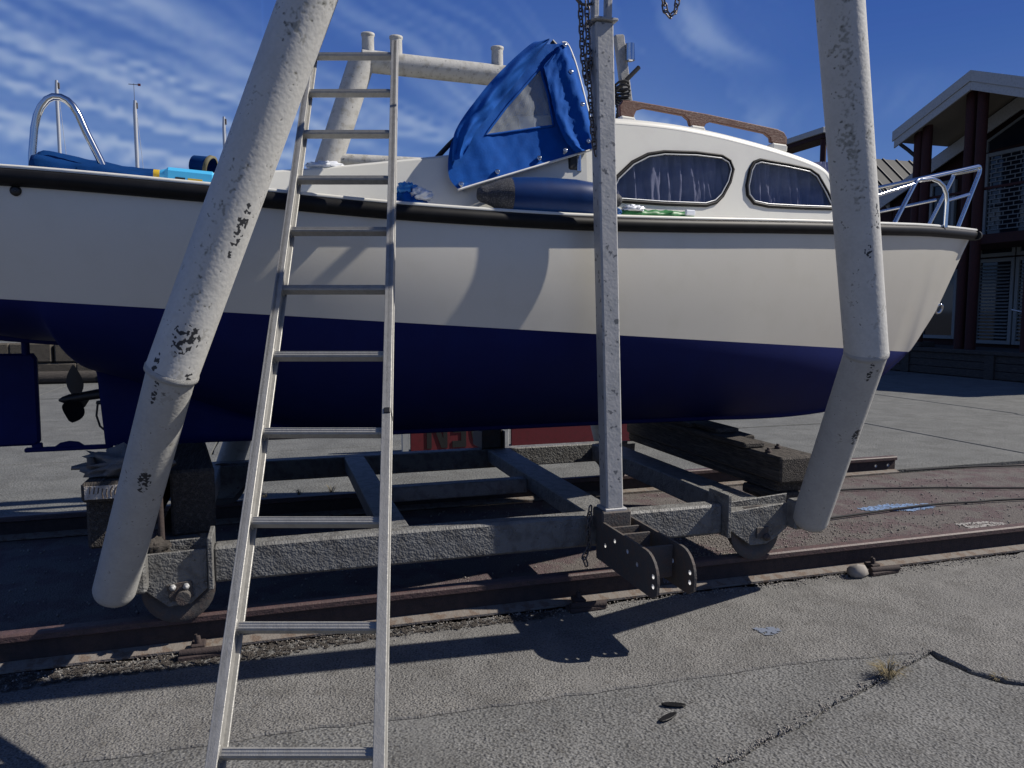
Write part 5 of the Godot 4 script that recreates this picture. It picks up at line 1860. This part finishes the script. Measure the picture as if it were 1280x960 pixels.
func build_ground_things() -> void:
	spill([4.40, -0.02, 4.70, -0.06, 5.05, 0.02, 5.0, 0.14, 4.75, 0.17, 4.55, 0.09, 4.42, 0.07], M.spill_blue, "paint_spill", "pale blue paint spilled between the rails at right", -0.001)
	spill([4.75, 0.55, 5.0, 0.55, 5.12, 0.65, 4.95, 0.73, 4.75, 0.70], M.spill_white, "paint_spill", "whitish dried paint patch beside the near rail at right", -0.001)
	spill([2.28, 1.70, 2.37, 1.71, 2.40, 1.77, 2.33, 1.80, 2.29, 1.77], M.spill_faint, "paint_spill", "small blue paint mark on the foreground concrete", 0.004)
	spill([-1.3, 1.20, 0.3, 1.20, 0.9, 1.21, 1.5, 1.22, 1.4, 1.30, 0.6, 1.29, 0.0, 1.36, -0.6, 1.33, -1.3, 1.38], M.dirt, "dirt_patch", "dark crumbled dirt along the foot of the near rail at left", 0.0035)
	var o := place(stone_mesh(5, 0.6), "pebble_stone", M.pebble, self)
	o.transform = Transform3D(Basis(Vector3.UP, 0.5).scaled(V(0.135, 0.135, 0.11)), V(3.28, 0.03, 1.25))
	tag(o, "smooth rounded stone lying against the near rail", "stone")
	for q in [[[V(5.8, 0.012, -1.0), V(6.4, 0.012, -0.98), V(7.2, 0.012, -0.84), V(9, 0.012, -0.5)], "upper steel cable running off the far rail end"],
		[[V(3.3, 0.012, -0.55), V(4.6, 0.012, -0.53), V(5.4, 0.012, -0.38), V(6.2, 0.012, -0.13), V(8.5, 0.012, 0.5)], "middle steel cable lying on the gravel at right"],
		[[V(2.6, 0.012, 0.26), V(3.85, 0.012, 0.2), V(4.9, 0.014, 0.105), V(5.4, 0.012, 0.13), V(5.85, 0.012, 0.17), V(8, 0.012, 0.5)], "steel cable crossing the blue paint spill"]]:
		var b := MB.new()
		var pts := []
		for i in q[0].size() - 1:
			for k in 8: pts.append(q[0][i].cubic_interpolate(q[0][i + 1], q[0][maxi(i - 1, 0)], q[0][mini(i + 2, q[0].size() - 1)], k / 8.0))
		pts.append(q[0][q[0].size() - 1])
		b.tube(pts, 0.009, 7)
		tag(obj(b, "steel_cable", M.rope_dark, self), q[1], "cable", "cables on the slipway")
	tuft(V(2.53, -0.004, 2.285), 110, 0.10, "dry grass tuft in the foreground slab joint")
	tuft(V(2.965, -0.02, 2.42), 26, 0.05, "small grass tuft in the dark crack at right")
	for q in [[0.05, -1.16, "left of three weedy tufts by the far rail under the boat"], [0.32, -1.2, "middle of three weedy tufts by the far rail under the boat"], [0.58, -1.22, "right of three weedy tufts by the far rail under the boat"]]: tuft(V(q[0], 0, q[1] - 0.55), 34, 0.09, q[2])
	# two dark scraps
	for q in [[1.50, 2.31, 0.6, "dark leaf-like rubber scrap, lower left of the pair"], [1.565, 2.235, -0.2, "dark leaf-like rubber scrap, upper right of the pair"]]:
		var b := MB.new()
		var poly := PackedVector2Array()
		for k in 14:
			var a := TAU * k / 14
			poly.append(Vector2(cos(a) * 0.047, sin(a) * 0.016 + 0.008 * cos(a * 1.0)))
		b.prism(poly, 0.006, Transform3D(Basis(Vector3.UP, q[2]) * Basis(Vector3(1, 0, 0), PI / 2), V(q[0], 0.006, q[1])), 0.002)
		tag(obj(b, "rubber_scrap", M.rubber, self), q[3], "scrap", "scraps on the concrete")

# ---------------------------------------------------------------- scene
func _ready() -> void:
	rng.seed = 20240611
	var cam := Camera3D.new()
	cam.name = "camera"
	cam.fov = 52.8
	cam.near = 0.05
	cam.far = 900.0
	cam.position = V(0.134, 1.5, 4.755)
	cam.rotation_degrees = V(-5.317, -VIEW_YAW, 0)
	add_child(cam)
	cam.current = true
	var env := Environment.new()
	env.background_mode = Environment.BG_SKY
	var sky := Sky.new()
	var sm := PanoramaSkyMaterial.new()
	sm.panorama = make_sky()
	sky.sky_material = sm
	env.sky = sky
	env.background_energy_multiplier = 0.8
	env.tonemap_mode = Environment.TONE_MAPPER_LINEAR
	env.tonemap_exposure = 1.2
	env.sdfgi_enabled = true
	env.ssao_enabled = true
	env.ssil_enabled = true
	var we := WorldEnvironment.new()
	we.environment = env
	we.name = "world_environment"
	add_child(we)
	var sun := DirectionalLight3D.new()
	sun.name = "sun"
	sun.light_energy = 1.6
	sun.light_color = Color(1.0, 0.972, 0.93)
	sun.light_angular_distance = 0.53
	sun.shadow_enabled = true
	add_child(sun)
	sun.look_at_from_position(V(10.6, 10, 2.1), Vector3.ZERO)
	make_materials()
	build_ground()
	build_house()
	build_background()
	build_rail(1.105, -9.0, 14.0, "rusty near rail running along the front of the cradle", [[1.62, 1.0], [3.46, 1.0], [-0.19, 1.0]], false)
	build_rail(-1.05, -9.0, 5.72, "rusty far rail ending in two bolt holes right of the pole", [], true)
	build_cradle()
	build_timbers()
	build_post(V(1.767, 0.512, 1.215), V(1.681, 2.869, 1.215), "grey galvanised square post standing in the middle before the hull", M.zinc)
	build_post(V(1.79, 0.59, -1.17), V(1.85, 2.35, -1.17), "dark square post on the far side of the hull", M.cradle_paint)
	build_chains()
	build_boat()
	build_deck_things()
	build_ladder()
	build_ground_things()
	build_gravel()
